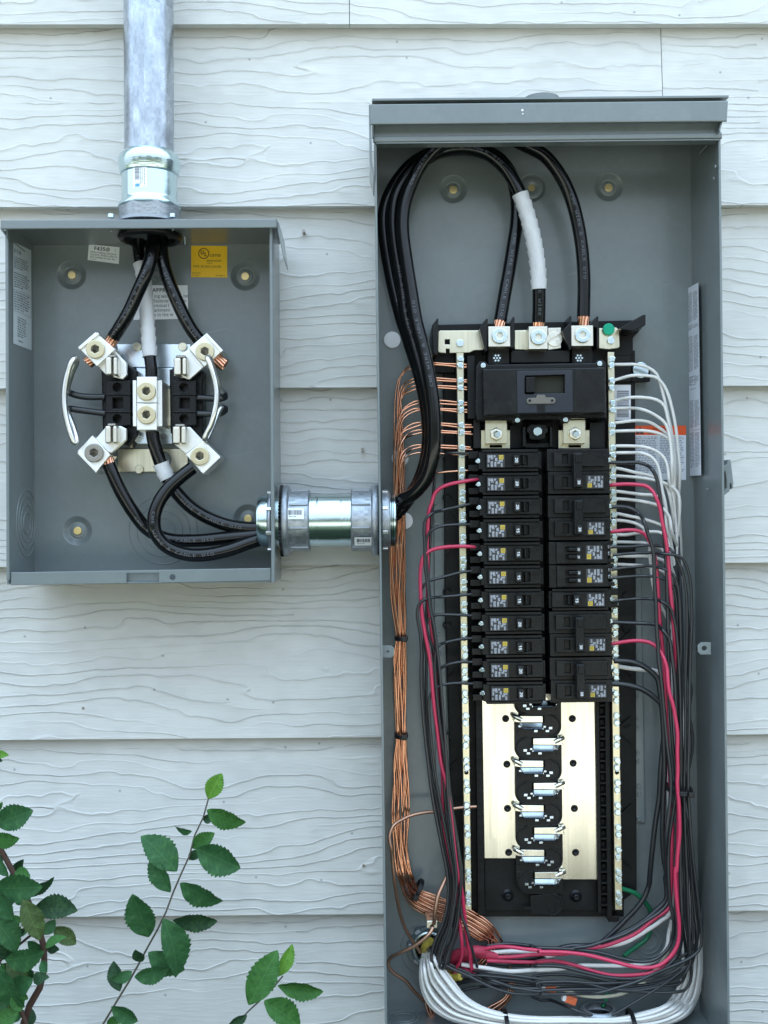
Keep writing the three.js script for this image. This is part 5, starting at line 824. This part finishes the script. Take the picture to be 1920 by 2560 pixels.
// ---------------------------------------------------------------- plants
const leafTex = (base, vein) => canvasTex(128, 256, (c, w, h) => {
  c.fillStyle = base; c.fillRect(0, 0, w, h); for (let i = 0; i < 260; i++) { c.globalAlpha = .07; c.fillStyle = rnd() > .5 ? '#16301c' : '#7da060'; c.beginPath(); c.arc(rnd() * w, rnd() * h, rr(2, 12), 0, 7); c.fill(); }
  c.globalAlpha = .62; c.strokeStyle = vein; c.lineWidth = 2.6; c.beginPath(); c.moveTo(w / 2, h); c.lineTo(w / 2, 0); c.stroke(); c.lineWidth = 1.3;
  for (let i = 1; i < 7; i++) for (const s of [-1, 1]) { c.beginPath(); c.moveTo(w / 2, h - i * 30 + 10); c.quadraticCurveTo(w / 2 + s * 28, h - i * 30 - 16, w / 2 + s * 60, h - i * 30 - 52); c.stroke(); } c.globalAlpha = 1;
});
const leafM = [['#2c5730', '#477546'], ['#36652c', '#578646'], ['#4f7c22', '#80a648'], ['#203c24', '#365838'], ['#3c4d24', '#5e7238']].map(([a, b]) => std(col(1, 1, 1), .62, 0, { map: leafTex(a, b), specularIntensity: .5, transmission: .15, thickness: 0, side: THREE.DoubleSide }));
function leafGeo(v) {
  const n = 36, P = [], T = [], I = [];
  for (let i = 0; i <= n; i++) {
    const t = i / n, env = Math.pow(Math.sin(Math.PI * Math.pow(t, 1.02)), .8) * .27, ser = t > .34 && t < .99 ? 1 + .07 * (1 - (i % 3)) : 1, wv = env * ser + .002;
    const bend = v.bend * t * t, tw = v.twist * t;
    for (const [s, q] of [[-1, 0], [-.5, .25], [0, .5], [.5, .75], [1, 1]]) { const x = s * wv * (s < 0 ? v.l : v.r), z = Math.abs(s) * wv * v.fold - bend + .012 * Math.sin(t * 21 + s * 3) * Math.abs(s); P.push(x * Math.cos(tw) - z * Math.sin(tw), t, z * Math.cos(tw) + x * Math.sin(tw)); T.push(.5 + x / .6, t); }
  }
  for (let i = 0; i < n; i++) for (let j = 0; j < 4; j++) { const a = i * 5 + j, b = a + 5; I.push(a, a + 1, b, b, a + 1, b + 1); }
  const g = new THREE.BufferGeometry(); g.setAttribute('position', new THREE.Float32BufferAttribute(P, 3)); g.setAttribute('uv', new THREE.Float32BufferAttribute(T, 2)); g.setIndex(I); g.computeVertexNormals(); return g;
}
const leaves = [{ bend: .1, twist: .2, fold: .35, l: 1, r: .9 }, { bend: .22, twist: -.35, fold: .25, l: .85, r: 1.05 }, { bend: -.08, twist: .1, fold: .5, l: 1, r: 1 }, { bend: .35, twist: .5, fold: .3, l: 1.1, r: .75 }].map(leafGeo);
function plant(name, label, base, stems, list, v) {
  const T = new Thing(name, label, 'plant', base);
  for (const [pts, zs, r0, r1, mat] of stems) { const c = pts[0] instanceof THREE.Vector3 ? new THREE.CatmullRomCurve3(pts) : curveOf(pts, zs); T.add('stem', tube(c, t => r0 + (r1 - r0) * t, 60, 8), mat); }
  list.forEach(([x0, y0, x1, y1, z, w = 1, m = 0, roll], i) => {
    const [p, q] = v(x0, y0, x1, y1), A = U(p[0], p[1], z), B = U(q[0], q[1], z + rr(-.006, .012)), L = A.distanceTo(B), y = B.clone().sub(A).normalize(), r = roll ?? rr(-.5, .5);
    let zz = V(0, 0, 1).addScaledVector(y, -y.z).normalize(), x = y.clone().cross(zz); const z2 = zz.clone().multiplyScalar(Math.cos(r)).addScaledVector(x, Math.sin(r)), x2 = y.clone().cross(z2);
    const me = shade(new THREE.Mesh(leaves[i % 4], leafM[m])); me.name = 'leaf'; me.position.copy(A).sub(T.b); me.quaternion.setFromRotationMatrix(new THREE.Matrix4().makeBasis(x2, y, z2)); me.scale.set(L * w * 1.03 / Math.max(.6, Math.cos(r)), L * 1.06, L); T.g.add(me);
  });
  return T;
}
{
  const down = (pts, z, gx, gz) => [...pts.map(p => U(p[0], p[1], z)), V(gx, .45, (z + gz) / 2), V(gx, 0, gz)];
  plant('shrub_sprig', 'slender leafy sprig with one bright young leaf at its tip, against the siding', V(-.36, 0, .2),
    [[down(a7(778, 265, 740, 400, 682, 520, 640, 680, 568, 830, 520, 950, 465, 1095, 370, 1270, 240, 1510, 130, 1690, 50, 1825, -80, 2050), .14, -.48, .2), 0, .0008, .0022, M.stemGreen]],
    [[775, 270, 862, 105, .14, 1.25, 2, .1], [765, 345, 995, 462, .15, 1.1, 1], [740, 415, 815, 400, .137, 1.1, 3], [663, 492, 535, 490, .142, .9, 0], [665, 610, 802, 515, .138, 1.1, 1], [560, 770, 345, 530, .145, 1.15, 0, .2], [690, 615, 988, 735, .152, 1.2, 0, .15], [645, 690, 712, 640, .136, 1.2, 3], [515, 915, 375, 685, .145, 1.05, 0, -.2], [580, 850, 830, 1015, .148, 1.1, 0, .2], [365, 1225, 262, 930, .146, 1.05, 0, .1], [465, 1095, 610, 1475, .155, .95, 0, -.25], [530, 1110, 815, 1130, .142, .85, 3, .4], [360, 1330, 590, 1470, .146, 1.05, 0], [320, 1395, 275, 1310, .14, 1.3, 3], [250, 1460, 125, 1530, .148, 1.1, 0], [165, 1600, 115, 1405, .14, 1.1, 3], [265, 1500, 478, 1475, .148, 1, 0], [105, 1705, 280, 1795, .15, 1.1, 0], [75, 1825, 170, 1795, .145, 1, 1]], a7);
  plant('shrub_sprig', 'short sprig with a pale green young leaf, between the two boxes below the nipple', V(-.1, 0, .2),
    [[down(a7(1292, 1492, 1250, 1545, 1200, 1600, 1130, 1665, 1060, 1730, 970, 1825, 850, 1960), .14, -.2, .2), 0, .0008, .002, M.stemGreen]],
    [[1055, 1695, 1240, 1345, .148, 1.0, 1, .1], [1262, 1495, 1358, 1300, .14, .85, 2], [1255, 1560, 1558, 1585, .15, .8, 1, .3], [1160, 1665, 1395, 1830, .15, 1.25, 1, .1], [1045, 1765, 925, 1835, .145, 1, 3]], a7);
  const W = .2;
  plant('shrub', 'dense dark green shrub with reddish brown stems beside the siding', V(-.5, 0, .26),
    [[down(a6(-60, 700, 0, 780, 80, 930, 150, 1060, 220, 1190, 280, 1330, 340, 1520, 365, 1640, 345, 1850, 290, 1990, 230, 2080, 190, 2212, 160, 2350), W, -.5, .26), 0, .0028, .0062, M.stem], [down(a6(110, 1960, 160, 2080, 220, 2230, 250, 2350), W + .01, -.49, .26), 0, .002, .004, M.stem], [down(a6(250, 1490, 150, 1570, 60, 1650, -60, 1760, -100, 2200), W - .01, -.56, .26), 0, .0012, .003, M.stem]],
    [[-40, 590, 236, 487, W, 1.25, 0, .1], [-60, 690, 122, 735, W + .01, 1.35, 1, .1], [15, 790, 55, 870, W - .01, 1.3, 3], [70, 1010, -40, 870, W, 1, 0], [-60, 1110, 310, 1110, W + .015, 1.2, 0, .2], [180, 1160, 426, 1076, W, .75, 3, .5], [-30, 1120, 108, 1345, W + .02, 1.3, 0], [265, 1285, 594, 1270, W + .005, 1.2, 3, .1], [185, 1195, 322, 1512, W + .02, .95, 4, -.3], [330, 1480, 450, 1380, W, 1.3, 0], [430, 1425, 604, 1556, W - .01, 1, 4], [370, 1595, 490, 1490, W + .01, .9, 1], [375, 1590, 466, 1606, W - .01, 1.1, 3], [40, 1690, 332, 1680, W + .02, 1.35, 0, .1], [335, 1700, 385, 1790, W + .01, 1.3, 0], [-40, 1370, 142, 1590, W + .02, 1.35, 0, -.1], [-50, 1480, 45, 1690, W + .01, 1.2, 3], [225, 1540, 330, 1620, W, 1.4, 0], [200, 1440, 90, 1500, W - .01, 1.3, 3], [50, 1720, 200, 1850, W, 1.3, 4], [270, 1850, 70, 1950, W + .015, 1.2, 0], [-30, 1730, 115, 2095, W + .02, 1.2, 0, .2], [110, 1950, 165, 2100, W + .02, 1.2, 1], [275, 1880, 350, 1820, W + .02, 1.4, 3], [-30, 2215, 135, 2120, W + .02, 1.5, 1], [225, 2240, 265, 2105, W - .01, 1.2, 3], [-50, 1250, 120, 1200, W - .02, 1.2, 3], [60, 1380, -60, 1300, W - .01, 1.3, 3], [120, 1650, -40, 1600, W - .01, 1.2, 3], [-60, 1900, 90, 1850, W - .01, 1.3, 3], [-60, 2080, 80, 2000, W - .01, 1.3, 0], [-60, 40, 50, 12, W, 1.2, 2], [-50, 60, 15, 72, W, 1.2, 3], [-50, 470, 10, 430, W, 1, 1], ...Array.from({ length: 34 }, () => { const x = rr(-60, 240), y = rr(930, 2240), a = rr(0, 6.28), l = rr(110, 210); return [x, y, x + l * Math.cos(a) * .9, y + l * Math.sin(a) * .8, W + rr(-.05, .005), rr(.9, 1.25), [0, 0, 1, 3, 3, 4][Math.floor(rnd() * 6)]]; }).filter(q => q[2] < 250)], a6);
}
renderer.render(scene, camera);
